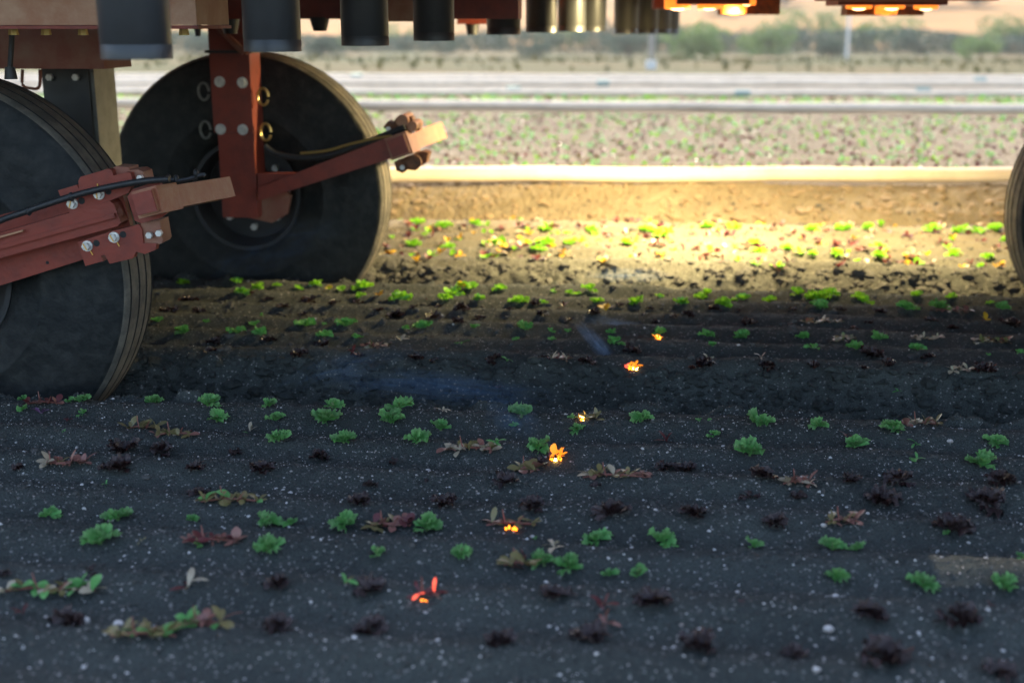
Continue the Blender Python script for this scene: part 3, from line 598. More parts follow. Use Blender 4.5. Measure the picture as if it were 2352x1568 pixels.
# tiny seedlings on the wide bed beyond the front pipe: nobody could count them
def seedlings(name, n, x0, x1, y0, y1, mats, s0, s1, label, rows=None):
    P = pts(n, x0, x1, y0, y1)
    if rows: P[:, 1] = np.round((P[:, 1]-y0)/rows)*rows+y0+rng.normal(0, .03, n); P[:, 2] = hgt(P[:, 0], P[:, 1])
    V = []; Fc = []; mi = []; o = 0
    for i in range(n):
        s = rng.uniform(s0, s1); k = 5; mm = rng.integers(0, len(mats))
        for j in range(k):
            a = rng.uniform(0, 6.28); e = rng.uniform(.2, 1.1); L = s*rng.uniform(.7, 1.1); wv = L*.35
            dx, dy, dz = math.cos(a)*math.cos(e)*L, math.sin(a)*math.cos(e)*L, math.sin(e)*L
            sx, sy = -math.sin(a)*wv, math.cos(a)*wv; x, y, z = P[i]
            V += [(x, y, z), (x+dx*.6+sx, y+dy*.6+sy, z+dz*.7), (x+dx, y+dy, z+dz), (x+dx*.6-sx, y+dy*.6-sy, z+dz*.7)]; Fc.append((o, o+1, o+2, o+3)); o += 4; mi.append(mm)
    ob = link(bpy.data.objects.new(name, mesh_np(name, V, Fc, [M[q] for q in mats], False, mi))); tag(ob, label, kind='stuff'); return ob
seedlings('seedlings', 8500, -7, 8, 6.95, 11.7, ['green2','green','pink','pale','limeg','redb','purs'], .018, .040, 'scattered green and reddish seedlings on the sunlit bed beyond the front pipe', .14)
seedlings('seedlings', 420, -1.6, 2.6, 4.8, 5.8, ['yel','redb','limeg','redb','pale','pink'], .022, .042, 'tiny red, yellow and lime seedlings between the plants of the third bed', .12)
seedlings('crop_row', 3500, -14, 14, 13.9, 15.6, ['green','green2','limeg','pink'], .03, .06, 'band of bright green seedlings between the distant pipes', .3)

# ------------------------------------------------------------------ the weeding machine, one thing that moves as a whole
mach = empty('weeding_machine', (-.5, 4.4, 0)); tag(mach, 'oxide red laser weeding machine straddling the beds on large black wheels', 'farm machine')
def reparent_all(objs):
    for o in objs: o.parent = mach; o.matrix_parent_inverse = Matrix.Translation(-mach.location)
MP = []      # parts made in world coordinates; parented at the end
RW = .53; WT = .22
def wheel(cx, cy, cz, r=RW, w=WT):
    h = w/2; st = []
    # tyre section: (offset across, radius, material) 0 rubber 1 tread 2 groove
    ty = bmesh.new()
    sec = [(-h*.62, r*.375), (-h*.80, r*.40), (-h*.93, r*.45), (-h*1.0, r*.555), (-h*1.03, r*.565), (-h*1.03, r*.578), (-h*1.0, r*.588), (-h*1.05, r*.72), (-h*1.04, r*.80), (-h*1.0, r*.855), (-h*.985, r*.862), (-h*.97, r*.90), (-h*.955, r*.905), (-h*.93, r*.945), (-h*.86, r*.972)]
    tr = []
    grooves = [-.66, -.22, .22, .66]; gw = .045
    x = -.80; tr.append((-h*.80, r*.982))
    for g in grooves:
        zc = 1-.018*(abs(g)**2)
        tr += [(h*(g-gw), r*zc), (h*(g-gw+.008), r*(zc-.030)), (h*(g+gw-.008), r*(zc-.030)), (h*(g+gw), r*zc)]
    tr.append((h*.80, r*.982))
    full = sec+tr+[(-a, b) for a, b in sec[::-1]]
    fs = lathe_y(ty, full, 112)
    ns = len(sec)
    for i, f in fs:
        a, b = full[i], full[i+1]
        if ns-1 <= i < ns+len(tr): f.material_index = 2 if (b[1] < r*.975 and a[1] < r*.975 and abs(a[0]) < h*.75) or abs(a[1]-b[1]) > r*.02 and abs(a[0]) < h*.75 else 1
    wo_ = empty('wheel', (cx, cy, cz)); bmt = bm_obj('tyre', ty, [M['tyre'], M['tread'], M['groove']], wo_, True)
    rb = bmesh.new()
    lathe_y(rb, [(-h*.66, r*.395), (-h*.80, r*.392), (-h*.80, r*.365), (-h*.60, r*.355), (-h*.30, r*.34), (h*.1, r*.33), (h*.1, r*.20), (-h*.1, r*.16), (-h*.1, r*.0)], 96)
    lathe_y(rb, [(h*.66, r*.395), (h*.80, r*.392), (h*.80, r*.365), (h*.6, r*.35), (h*.3, r*.33), (h*.2, r*0)], 96)
    bm_obj('rim', rb, M['rim'], wo_, True)
    hb = bmesh.new(); cyl_y(hb, 0, 0, -h*1.25, -h*.0, r*.15, 32); bm_obj('hub', hb, M['rim'], wo_, True, .004)
    for k in range(8):
        b = bmesh.new(); a = k*math.pi/4; cyl_y(b, math.cos(a)*r*.25, math.sin(a)*r*.25, -h*.12, h*.12, .013, 6); bm_obj('wheel_bolt', b, M['zinc'], wo_, True)
    MP.append(wo_); return wo_
Y1, Y2 = 3.095, 4.555
wheel(-1.79, Y1, .53); wheel(-1.395, Y2, .548)
xr = onY(2303, 440, Y2+.1).x+RW+.0
wheel(xr, Y2, .53); wheel(xr-.05, Y1, .53)
def bolt(px, py, Y, r, parent=None, mark=None, slot=None, name='bolt', washer=True):
    p = onY(px, py, Y); bm = bmesh.new()
    if washer: cyl_y(bm, p.x, p.z, Y-.004, Y, r, 20)
    cyl_y(bm, p.x, p.z, Y-.016, Y-.0045, r*.74, 6)
    o = bm_obj(name, bm, M['zinc'], None, True, .0012)
    MP.append(o)
    if mark is not None:
        b = bmesh.new(); c, s = math.cos(mark), math.sin(mark); w_ = .0011
        for a0, a1, yy in ((-.7, .7, Y-.0185), (1.05, 1.9, Y-.0035)):
            q = [(c*a0*r-s*w_, s*a0*r+c*w_), (c*a1*r-s*w_, s*a1*r+c*w_), (c*a1*r+s*w_, s*a1*r-c*w_), (c*a0*r+s*w_, s*a0*r-c*w_)]
            v = [b.verts.new((p.x+u, yy+dy_, p.z+z_)) for dy_ in (0, .002) for u, z_ in q]
            b.faces.new(v[:4]); b.faces.new(v[4:][::-1])
            for i in range(4): b.faces.new((v[i], v[(i+1) % 4], v[4+(i+1) % 4], v[4+i]))
        MP.append(bm_obj('torque_mark', b, M['mark']))
    if slot:
        q = [onY(px+slot[0]*t, py+slot[1]*t, Y) for t in (.25, 1)]
        b = bmesh.new()
        for i, qq in enumerate(q): cyl_y(b, qq.x, qq.z, Y-.0006, Y+.0004, r*.62, 16)
        MP.append(bm_obj('bolt_slot', b, M['groove']))
    return o
def K(pts_, ox=0, oy=357.5, k=.36): return [(ox+x*k, oy+y*k) for x, y in pts_]
def line(a, b, f): return (a[0]+(b[0]-a[0])*f, a[1]+(b[1]-a[1])*f)
# --- near arm (in front of the near left wheel)
MP.append(extr('arm_backplate', [(-330, 735), (-330, 600), (0, 494), (278, 430), (300, 520), (187, 597.5), (0, 656)], 2.925, 2.945, M['paint'], None, .003))
MP.append(extr('arm_tube', [(-330, 682), (-330, 622), (0, 535), (252, 462), (262, 470), (277, 512), (270, 520), (0, 593)], 2.875, 2.925, M['paint'], None, .008))
MP.append(extr('arm_rib', [(-330, 662), (-330, 652), (0, 563), (262, 490), (264, 500), (0, 573)], 2.866, 2.875, M['paint'], None, .003))
MP.append(extr('arm_highlight_strip', [(-330, 636), (-330, 630), (-60, 558), (52, 528), (52, 532), (-60, 564)], 2.862, 2.870, M['tan'], None, .001))  # pale strip laid on as the shiny lit highlight of the arm
MP.append(extr('upper_bracket', K([(370,222),(492,186),(502,215),(500,160),(512,136),(690,84),(712,92),(722,128),(800,108),(832,110),(850,170),(820,238),(700,288),(445,368),(395,282)]), 2.878, 2.90, M['paint'], None, .004))
MP.append(extr('upper_lug', K([(700,92),(735,70),(822,74),(826,92),(880,88),(912,104),(925,160),(860,176),(838,120),(745,128)]), 2.90, 2.96, M['paint2'], None, .004))
MP.append(extr('lower_bracket', K([(495,552),(700,486),(885,438),(905,470),(915,560),(1000,560),(990,602),(925,628),(868,612),(848,655),(700,690),(668,632),(642,640),(660,672),(545,704),(522,640)]), 2.878, 2.90, M['paint'], None, .004))
MP.append(extr('lower_lug', K([(890,450),(905,425),(1018,412),(1040,540),(1030,560),(930,590),(905,560)]), 2.885, 2.945, M['paint2'], None, .004))
MP.append(extr('clamp_plate', K([(812,262),(845,215),(1005,160),(1030,200),(1060,370),(1020,400),(900,432),(860,415)]), 2.868, 2.884, M['paint'], None, .003))
pA = onY(*K([(905, 300)])[0], 2.85)
def crosstube(px, py, Y0, Y1_, s, end, cap, m, roll=-.26):
    p = onY(px, py, Y0); q = onY(*end, Y1_); L = (q-p).length; dd = (q-p)/L; rz = math.atan2(-dd.x, dd.y)
    bm = bmesh.new(); add_box(bm, -s, s, 0, L, -s, s); o = bm_obj('cross_tube', bm, m, None, True, s*.14)
    o.rotation_euler = (math.asin(dd.z), roll, rz); o.location = p
    bpy.context.view_layer.update(); MP.append(o)
    bm = bmesh.new(); add_box(bm, -s*1.2, s*1.2, .012, .012+s*4, -s*1.2, s*1.2); o2 = bm_obj('tube_sleeve', bm, m, None, True, s*.16)
    o2.rotation_euler = o.rotation_euler; o2.location = p; MP.append(o2)
    bm = bmesh.new(); add_box(bm, -s*.93, s*.93, -.004, .004, -s*.93, s*.93); o3 = bm_obj('end_cap', bm, cap, None, True, .002)
    o3.rotation_euler = o.rotation_euler; o3.location = p; MP.append(o3)
crosstube(*K([(925, 300)])[0], 2.80, 3.26, .0275, (508, 434), M['paint'], M['lit'])
for (x, y, s_) in ((465, 305, 1), (635, 245, 1)): bolt(*K([(x, y)])[0], 2.878, .0135, mark=R(95 if x > 500 else 72), slot=(20, -6))
for (x, y) in ((560, 575), (730, 520)): bolt(*K([(x, y)])[0], 2.878, .0135, mark=R(-62), slot=(20, -6))
for (x, y) in ((840, 145), (905, 138)): bolt(*K([(x, y)])[0], 2.90, .0105, washer=False)
for (x, y) in ((963, 503), (1025, 490)): bolt(*K([(x, y)])[0], 2.885, .0115, washer=False)
p_ = onY(*K([(303, 682)])[0], 2.925); bm = bmesh.new(); cyl_y(bm, p_.x, p_.z, 2.9235, 2.926, .0042, 14); MP.append(bm_obj('drilled_hole', bm, M['groove']))
hp = [onY(*q, 2.85) for q in ((-330, 590), (-120, 560), *K([(0, 415), (150, 362), (300, 310), (450, 262), (600, 222), (750, 190), (900, 165), (1000, 155), (1080, 150)]))]
MP.append(tube('hydraulic_hose', hp, .0075, M['blackp'], None, 10, 14, True))
hp = [onY(*K([q])[0], 2.95) for q in ((1000, 158), (1080, 150), (1130, 160), (1200, 150), (1290, 122), (1310, 130))]
MP.append(tube('hose_end', hp, .0055, M['blackp'], None, 8, 8))
for (x, y) in ((185, 355), (455, 262), (1075, 145), (1250, 115), (1125, 150)):
    p = onY(*K([(x, y)])[0], 2.85 if x < 900 else 2.95); bm = bmesh.new(); bmesh.ops.create_uvsphere(bm, u_segments=10, v_segments=8, radius=.0095)
    for v in bm.verts: v.co.z *= 1.2; v.co.x *= .7
    o = bm_obj('hose_tie', bm, M['blackp'], None, True); o.location = p; MP.append(o)
# near wheel post, out of the picture to the left
xp = -1.79-.13
MP.append(box('wheel_post', xp-.09, xp+.07, 2.80, 2.93, .40, 1.17, M['paint'], None, .006))
# --- far wheel post and arm
Yp = 4.29
xa = onY(485, 200, Yp).x; xb = onY(576, 200, Yp).x
zt = onY(530, 120, Yp).z; zm = onY(530, 305, Yp).z; zb = onY(530, 500, Yp).z
MP.append(box('wheel_post', xa, xb, Yp, Yp+.13, zm, 1.30, M['paint'], None, .006))
MP.append(box('lower_post', xa+.012, xb-.001, Yp+.006, Yp+.125, zb, zm-.0015, M['paint'], None, .006))
MP.append(box('post_collar', xa-.012, xb+.012, Yp-.012, Yp+.14, zt-.004, zt+.006, M['blackp'], None, .002))
for x, y in ((505, 188), (557, 190), (507, 297), (558, 298)): bolt(x, y, Yp, .019, washer=True)
for (x, y) in ((606, 222), (612, 303), (470, 210), (474, 298)):
    p = onY(x, y, Yp+.03); bm = bmesh.new(); n_ = 16
    tube_bm(bm, [Vector((p.x+.019*math.cos(a), Yp+.02, p.z+.030*math.sin(a))) for a in [i*2*math.pi/n_ for i in range(n_)]], .005, 6)
    MP.append(bm_obj('retaining_ring', bm, M['brass'] if x > 540 else M['grey'], None, True))
for (q0, q1) in (((488, 48), (560, 122)), ((590, 70), (560, 122))):
    a = onY(*q0, Yp-.02); b = onY(*q1, Yp-.02); MP.append(tube('gusset_bar', [a, b], .013, M['paint2'], None, 6, 0))
MP.append(extr('axle_plate', [(560, 432), (640, 425), (668, 450), (660, 492), (625, 512), (570, 500)], Yp+.06, Yp+.08, M['paint2'], None, .004))
MP.append(extr('arm_tube', [(592, 432), (925, 302), (935, 352), (592, 462)], 4.245, 4.285, M['paint'], None, .007))
MP.append(extr('arm_backplate', [(592, 398), (700, 398), (640, 420), (592, 445)], 4.30, 4.33, M['paint'], None, .003))
crosstube(914, 336, 4.20, 4.95, .033, (1000, 305), M['paint'], M['lit'], -.34)
MP.append(extr('upper_lug', [(880, 292), (892, 278), (905, 284), (908, 272), (930, 266), (946, 270), (950, 282), (962, 284), (964, 300), (905, 315)], 4.30, 4.36, M['rust'], None, .004))
for x, y, r_ in ((925, 277, .022), (948, 290, .018)):
    p = onY(x, y, 4.28); bm = bmesh.new(); cyl_y(bm, p.x, p.z, 4.265, 4.40, r_, 14); MP.append(bm_obj('clamp_bush', bm, M['tan'], None, True))
bolt(893, 296, 4.30, .012, washer=False); bolt(950, 300, 4.30, .012, washer=False)
MP.append(extr('lower_lug', [(905, 372), (970, 348), (984, 352), (978, 376), (962, 374), (955, 392), (935, 390), (925, 398), (910, 392)], 4.30, 4.38, M['rust'], None, .004))
p = onY(952, 372, 4.28); bm = bmesh.new(); cyl_y(bm, p.x, p.z, 4.27, 4.42, .026, 14); MP.append(bm_obj('clamp_bush', bm, M['rust'], None, True))
bolt(925, 384, 4.30, .012, washer=False)
MP.append(tube('hydraulic_hose', [onY(*q, 4.24) for q in ((608, 335), (630, 352), (680, 362), (750, 358), (820, 335), (880, 312), (930, 292))], .010, M['blackp'], None, 8, 8, True))
MP.append(tube('grease_line', [onY(*q, 4.225) for q in ((690, 352), (750, 346), (800, 332), (860, 318), (900, 312))], .005, M['brass'], None, 6, 6))
# --- frame beams
za = onz  # noqa
def beam(name, x0, x1, ybot, Ya, Yb, h, m, bev=.005, ztop=None):
    a = onY(x0, ybot, Ya); b = onY(x1, ybot, Ya); z = (a.z+b.z)/2
    o = box(name, a.x, b.x, Ya, Yb, z, ztop or z+h, m, None, bev); MP.append(o); return z, a.x, b.x
z, a_, b_ = beam('frame_beam', -400, 452, 58, 2.72, 2.95, .22, M['tan'])
MP.append(box('beam_flange', a_, b_+.004, 2.712, 2.955, z-.0085, z-.001, M['paint'], None, .002))
for x in (30, 105, 190, 422): 
    p = onY(x, 66, 2.80); bm = bmesh.new(); bmesh.ops.create_cone(bm, cap_ends=True, segments=6, radius1=.012, radius2=.010, depth=.014); o = bm_obj('bolt', bm, M['brass'], None, True); o.location = (p.x, 2.80, z-.0155); MP.append(o)
beam('frame_beam', 410, 1190, 44, 4.10, 4.25, .22, M['paint'])
beam('frame_beam', -300, 240, 158, 3.45, 3.65, .20, M['paint2'])
beam('spacer_plate', 885, 952, 50, 4.03, 4.095, .2, M['tan'])
beam('spacer_plate', 1050, 1122, 56, 5.2, 5.5, .2, M['paint'])
beam('spacer_plate', 790, 880, 46, 4.02, 4.09, .2, M['paint2'])
beam('spacer_plate', 1500, 1560, 20, 6.2, 6.4, .2, M['paint'])
for (x, y, Y) in ((735, 72, 4.12), (1085, 80, 5.25), (455, 84, 4.0), (530, 78, 4.17)):
    p = onY(x, y, Y); q = onY(x, 40, Y); bm = bmesh.new(); bmesh.ops.create_cone(bm, cap_ends=True, segments=14, radius1=.022 if x != 455 else .008, radius2=.034 if x != 455 else .016, depth=q.z-p.z)
    o = bm_obj('rubber_buffer', bm, M['blackp'], None, True); o.location = (p.x, Y, (p.z+q.z)/2); MP.append(o)
# dark housing column behind the near wheel
a = onY(95, 165, 3.75); b = onY(202, 165, 3.75); c = onY(202, 420, 3.75)
MP.append(box('support_column', a.x, b.x, 3.75, 3.93, c.z, a.z+.05, M['black'], None, .006))
MP.append(box('column_edge', b.x+.001, b.x+.014, 3.76, 3.92, c.z, a.z+.04, M['grey'], None, .003))
for x in (115, 175):
    p = onY(x, 178, 3.745); bm = bmesh.new(); cyl_y(bm, p.x, p.z, 3.735, 3.749, .011, 6); MP.append(bm_obj('bolt', bm, M['zinc'], None, True))
MP.append(tube('air_hose', [onY(*q, 2.98) for q in ((26, 50), (27, 90), (24, 140), (22, 172))], .007, M['blackp'], None, 8, 6))
p = onY(24, 168, 2.98); bm = bmesh.new(); bmesh.ops.create_cone(bm, cap_ends=True, segments=10, radius1=.016, radius2=.012, depth=.03); o = bm_obj('hose_fitting', bm, M['blackp'], None, True); o.location = p; MP.append(o)
MP.append(tube('bent_rod', [onY(*q, 3.66) for q in ((52, 160), (52, 195), (70, 203), (90, 200), (92, 160))], .005, M['paint2'], None, 6, 5))
# --- laser scanner tubes
def laser_tube(cx, yb, w, dist):
    p = atd(cx, yb, dist); r = w/F*dist/2
    root = empty('laser_tube', (p.x, p.y, p.z)); 
    bm = bmesh.new(); seg = 40
    pf = [(r*.93, .03), (r*.93, .0), (r, .0), (r, .022), (r*.985, .0235), (r*.985, .0245), (r, .026), (r, .32)]
    rings = [[bm.verts.new((rr*math.cos(2*math.pi*k/seg), rr*math.sin(2*math.pi*k/seg), z)) for k in range(seg)] for rr, z in pf]
    for a, b in zip(rings, rings[1:]):
        for k in range(seg): j = (k+1) % seg; bm.faces.new((a[k], a[j], b[j], b[k]))
    bm_obj('shroud', bm, M['black'], root, True)
    bm = bmesh.new(); bmesh.ops.create_circle(bm, cap_ends=True, segments=32, radius=r*.93); o = bm_obj('lens_window', bm, M['groove'], root); o.location = (0, 0, .028)
    MP.append(root)
for cx, yb, w, d in ((315, 137, 160, 2.10), (627, 120, 131, 2.57), (839, 107, 109, 3.09), (997, 96, 94, 3.58), (1157, 82, 78, 4.31), (1243, 77, 71, 4.73), (1313, 75, 65, 5.17), (1362, 74, 60, 5.6), (1437, 80, 55, 6.1), (1484, 80, 53, 6.35), (1515, 80, 50, 6.7), (1536, 80, 47, 7.1)):
    laser_tube(cx, yb-2, w, d)
# --- lamp panels
def panel(name, x0, x1, yb, Ya, Yb, m):
    a = onY(x0, yb, Ya); b = onY(x1, yb, Ya); MP.append(box(name, a.x, b.x, Ya, Yb, (a.z+b.z)/2, (a.z+b.z)/2+.12, m, None, .004))
panel('lamp_panel', 1555, 1722, 10, 4.85, 5.15, M['paint']); panel('lamp_bracket', 1655, 1791, 34, 5.32, 5.5, M['rust'])
panel('lamp_panel', 1925, 2177, 12, 4.95, 5.25, M['paint']); panel('lamp_bracket', 1945, 2121, 36, 5.4, 5.55, M['rust'])
panel('edge_beam', 1878, 2295, 2, 4.6, 4.68, M['paint'])
LAMPS = [(1556, 17, 29, 5.0, 'w'), (1629, 17, 27, 5.0, 'w'), (1685, 29, 28, 5.25, 'o'), (1715, 9, 20, 5.1, 'w'), (1973, 17, 28, 5.1, 'w'), (2048, 17, 28, 5.1, 'w'), (2127, 18, 26, 5.1, 'w'), (2035, 30, 24, 5.33, 'o')]
for (x, y, hw, Y, k) in LAMPS:
    p = onY(x, y, Y); r = hw/F*Y*.94
    root = empty('lamp', p); bm = bmesh.new(); seg = 28
    pf = [(r*1.0, -.006), (r*1.06, .0), (r*1.06, .03), (r*.6, .06), (0.001, .06)]
    rings = [[bm.verts.new((rr*math.cos(2*math.pi*q/seg), rr*math.sin(2*math.pi*q/seg), z)) for q in range(seg)] for rr, z in pf]
    for a, b in zip(rings, rings[1:]):
        for q in range(seg): j = (q+1) % seg; bm.faces.new((a[q], a[j], b[j], b[q]))
    bm_obj('lamp_shade', bm, M['lampo'], root, True)
    bm = bmesh.new(); bmesh.ops.create_uvsphere(bm, u_segments=24, v_segments=10, radius=r*.66)
    for v in bm.verts: v.co.z *= .38
    bm_obj('lamp_lens', bm, M['lampo'] if k == 'o' else M['lampw'], root, True); MP.append(root)
    if k == 'w' and x > 1600:
        ld = bpy.data.lights.new('lamp_light', 'SPOT'); ld.energy = LAMP_E*(1.7 if x < 1800 else .75); ld.color = (1, .78, .38); ld.spot_size = R(144); ld.spot_blend = .85; ld.shadow_soft_size = r
        lo = bpy.data.objects.new('lamp_light', ld); link(lo, root); lo.location = (0, 0, -.035)
        tgt = Vector((p.x-(.8 if x < 1800 else .1), p.y+.36, .2))-p; lo.rotation_euler = tgt.to_track_quat('-Z', 'Y').to_euler()
# --- unseen deck added to shade the beds, its openings aimed for sun patches
DZ = 1.36
def shade_deck(x0, x1, y0, y1, name='shade_deck_panel', z=DZ, h=.05, m='paint'): MP.append(box(name, x0, x1, y0, y1, z, z+h, M[m], None, .004))
dl, dr, dn, df = -6.5, 5.5, 2.32, 6.75
sh = Vector((sdir.x, sdir.y, 0))/sdir.z     # ground shift per metre of height toward the sun
g = onz(2225, 1312, .25); hx = g.x+sh.x*(DZ+.03-.25); hy = g.y+sh.y*(DZ+.03-.25)
hx0, hx1, hy0, hy1 = hx-.06, hx+.32, hy-.062, hy+.062
g2 = onz(312, 909, .245); kx = g2.x+sh.x*(DZ+.03-.25); ky = g2.y+sh.y*(DZ+.03-.25); kx0, kx1, ky0, ky1 = kx-.075, kx+.075, ky-.035, ky+.035
ym = (hy1+ky0)/2
shade_deck(dl, hx0, dn, ym-.0005); shade_deck(hx1, dr, dn, ym-.0005); shade_deck(hx0, hx1, dn, hy0); shade_deck(hx0, hx1, hy1, ym-.0005)
y3 = 4.55
shade_deck(dl, kx0, ym+.0005, y3); shade_deck(kx1, dr, ym+.0005, y3); shade_deck(kx0, kx1, ym+.0005, ky0); shade_deck(kx0, kx1, ky1, y3)
wx, wy = -1.86+sh.x*.50, 4.6+sh.y*.50  # opening aimed to let sun onto the top of the far wheel
shade_deck(dl, wx-.30, y3+.001, df); shade_deck(wx+.22, dr, y3+.001, df); shade_deck(wx-.30, wx+.22, y3+.001, wy-.10); shade_deck(wx-.30, wx+.22, wy+.10, df)
yy = hy0+.004
while yy < hy1-.011: MP.append(box('sun_dimming_slat', hx0, hx1, yy, yy+.0092, DZ+.02, DZ+.0215, M['grey'], None, .001)); yy += .0225  # slats added only to dim the sun patch below
MP.append(box('unseen_engine_housing', -6.2, -3.4, 4.6, 6.5, DZ+.052, 2.5, M['paint2'], None, .02))
MP.append(box('unseen_control_housing', 1.9, 3.6, 4.2, 6.4, DZ+.052, 2.3, M['grey'], None, .02))
# rear deck wings added nearer the viewer keep the front rows in shade
for x0, x1, y0, y1, zz in (): pass
reparent_all(MP)

# ------------------------------------------------------------------ irrigation pipes
def pipe(xy, r, label, joints=()):
    (xa, ya), (xb, yb), z = xy
    p = onz(xa, ya, z); q = onz(xb, yb, z); d = (q-p).normalized(); p = p-d*4; q = q+d*10
    root = empty('irrigation_pipe', p); tag(root, label, 'pipe', 'long pale irrigation pipes lying across the field')
    bm = bmesh.new(); L = (q-p).length
    tube_bm(bm, [Vector((0, 0, 0))+d*L*i/40+Vector((0, 0, .004*math.sin(i*1.9))) for i in range(41)], r, 20); bm_obj('pipe_body', bm, M['pipe'], root, True)
    for jx in joints:
        f = onz(jx, ya+(yb-ya)*(jx-xa)/(xb-xa), z)-p; t = f.dot(d)
        bm = bmesh.new(); tube_bm(bm, [d*(t-.09), d*(t-.085), d*(t+.085), d*(t+.09)], [r*1.02, r*1.22, r*1.22, r*1.02], 20); bm_obj('coupling', bm, M['joint'], root, True)
pipe(((940, 400), (2300, 402), .40), .040, 'thick white irrigation pipe nearest the machine, at the edge of the bank')
pipe(((230, 236), (2352, 250), .335), .048, 'pale irrigation pipe just in front of the green band of seedlings', (600,))
pipe(((230, 211), (2352, 217), .33), .034, 'front pipe of the pair just beyond the green band', (1705,))
pipe(((230, 203), (2352, 209), .34), .034, 'rear pipe of the pair just beyond the green band', (1180, 2120))
pipe(((230, 191), (2352, 194), .33), .042, 'front pipe of the farthest group of three irrigation pipes', (1385,))
pipe(((230, 183), (2352, 186), .34), .042, 'middle pipe of the farthest group of three irrigation pipes', (2250,))
pipe(((230, 175), (2352, 178), .36), .042, 'rear pipe of the farthest group of three irrigation pipes', (820,))
# ------------------------------------------------------------------ trees, scrub, pole
def tree(px, yb, ytop, wpx, dist, dark, label):
    p = atd(px, yb, dist); p.z = gz(p.x, p.y)-.1
    H = (yb-ytop)/F*dist; wd = wpx/F*dist*1.45; rr = random.Random(int(px*3+yb))
    root = empty('bushy_tree', p); tag(root, label, 'tree', 'trees beyond the field')
    bm = bmesh.new(); tube_bm(bm, [Vector((0,0,-.2)), Vector((.05*H,0,H*.3)), Vector((0,.03*H,H*.6))], [H*.05,H*.035,H*.015], 7)
    for k in range(5):
        a = rr.uniform(0, 6.28); tube_bm(bm, [Vector((.03*H,0,H*.28)), Vector((math.cos(a)*wd*.2, math.sin(a)*wd*.2, H*.5)), Vector((math.cos(a)*wd*.36, math.sin(a)*wd*.36, H*rr.uniform(.55,.75)))], [H*.02,H*.013,H*.006], 5)
    bm_obj('trunk', bm, M['bark'], root, True)
    nl = 9; lob = [(rr.uniform(-.34,.34)*wd, rr.uniform(-.3,.3)*wd, H*rr.uniform(.28,.78), rr.uniform(.16,.30)*min(wd, H*1.6)) for _ in range(nl)]
    n = 1300; g = np.random.default_rng(int(px)+int(dist)); li = g.integers(0, nl, n); L = np.array(lob)[li]
    v = g.normal(0, 1, (n, 3)); v /= np.linalg.norm(v, axis=1)[:, None]; rad = g.uniform(.55, 1.1, n)**.6
    C = L[:, :3]+v*(L[:, 3]*rad)[:, None]*np.array([1, 1, .85]); C[:, 2] = np.clip(C[:, 2], .05*H, H*1.02)
    s = g.uniform(.035, .075, n)*H; a = g.normal(0, 1, (n, 3)); a /= np.linalg.norm(a, axis=1)[:, None]; b = np.cross(a, g.normal(0, 1, (n, 3))); b /= np.linalg.norm(b, axis=1)[:, None]
    V = np.stack([C-a*s[:, None], C+b*s[:, None]*.6, C+a*s[:, None], C-b*s[:, None]*.6], 1).reshape(-1, 3)
    link(bpy.data.objects.new('crown', mesh_np('crown', V, np.arange(n*4).reshape(-1, 4), M['leafd' if dark else 'leafl'], False)), root)
TR = [(250,120,60,90,0),(430,128,70,110,0),(470,135,85,70,1),(735,128,70,90,1),(790,132,88,80,0),(1010,132,92,90,1),(1118,134,84,70,1),(1225,134,96,70,1),(1380,134,70,130,1),(1290,136,74,110,0),(1540,134,78,80,1),(1440,132,72,90,1),(1585,120,30,95,0),(1650,128,55,70,0),(1765,122,48,110,0),(1850,126,42,120,0),(1730,134,90,90,1),(1960,130,62,100,0),(1905,132,80,70,1),(2060,130,66,110,0),(2110,132,76,110,1),(2185,130,84,80,1),(2250,128,70,80,0),(2330,126,44,110,0),(80,124,40,120,1),(600,130,60,100,0),(900,130,76,90,0)]
for i, (x, yb, yt, w, dk) in enumerate(sorted(TR)):
    tree(x, yb, yt, w, 118+17*((i*7) % 5), dk, ('dark blue grey' if dk else 'light green')+' rounded tree, '+('leftmost' if i == 0 else ordn(i+1)+' from the left')+' in the line beyond the field')
# continuous dark hedge behind and between the trees
n = 26000; X = rng.uniform(-95, 95, n); Y = rng.uniform(150, 160, n); hh = 1.6+1.5*fbm(X*.09, X*0, 61, 3)+.9; Z = hgt(X, Y)+rng.random(n)**.8*hh; s = rng.uniform(.15, .35, n); C = np.stack([X, Y, Z], 1)
a = rng.normal(0, 1, (n, 3)); a /= np.linalg.norm(a, axis=1)[:, None]; b = np.cross(a, rng.normal(0, 1, (n, 3))); b /= np.linalg.norm(b, axis=1)[:, None]
V = np.stack([C-a*s[:, None], C+b*s[:, None]*.6, C+a*s[:, None], C-b*s[:, None]*.6], 1).reshape(-1, 3)
tag(link(bpy.data.objects.new('undergrowth', mesh_np('undergrowth', V, np.arange(n*4).reshape(-1, 4), M['leafd'], False))), 'continuous dark green undergrowth along the foot of the trees', kind='stuff')
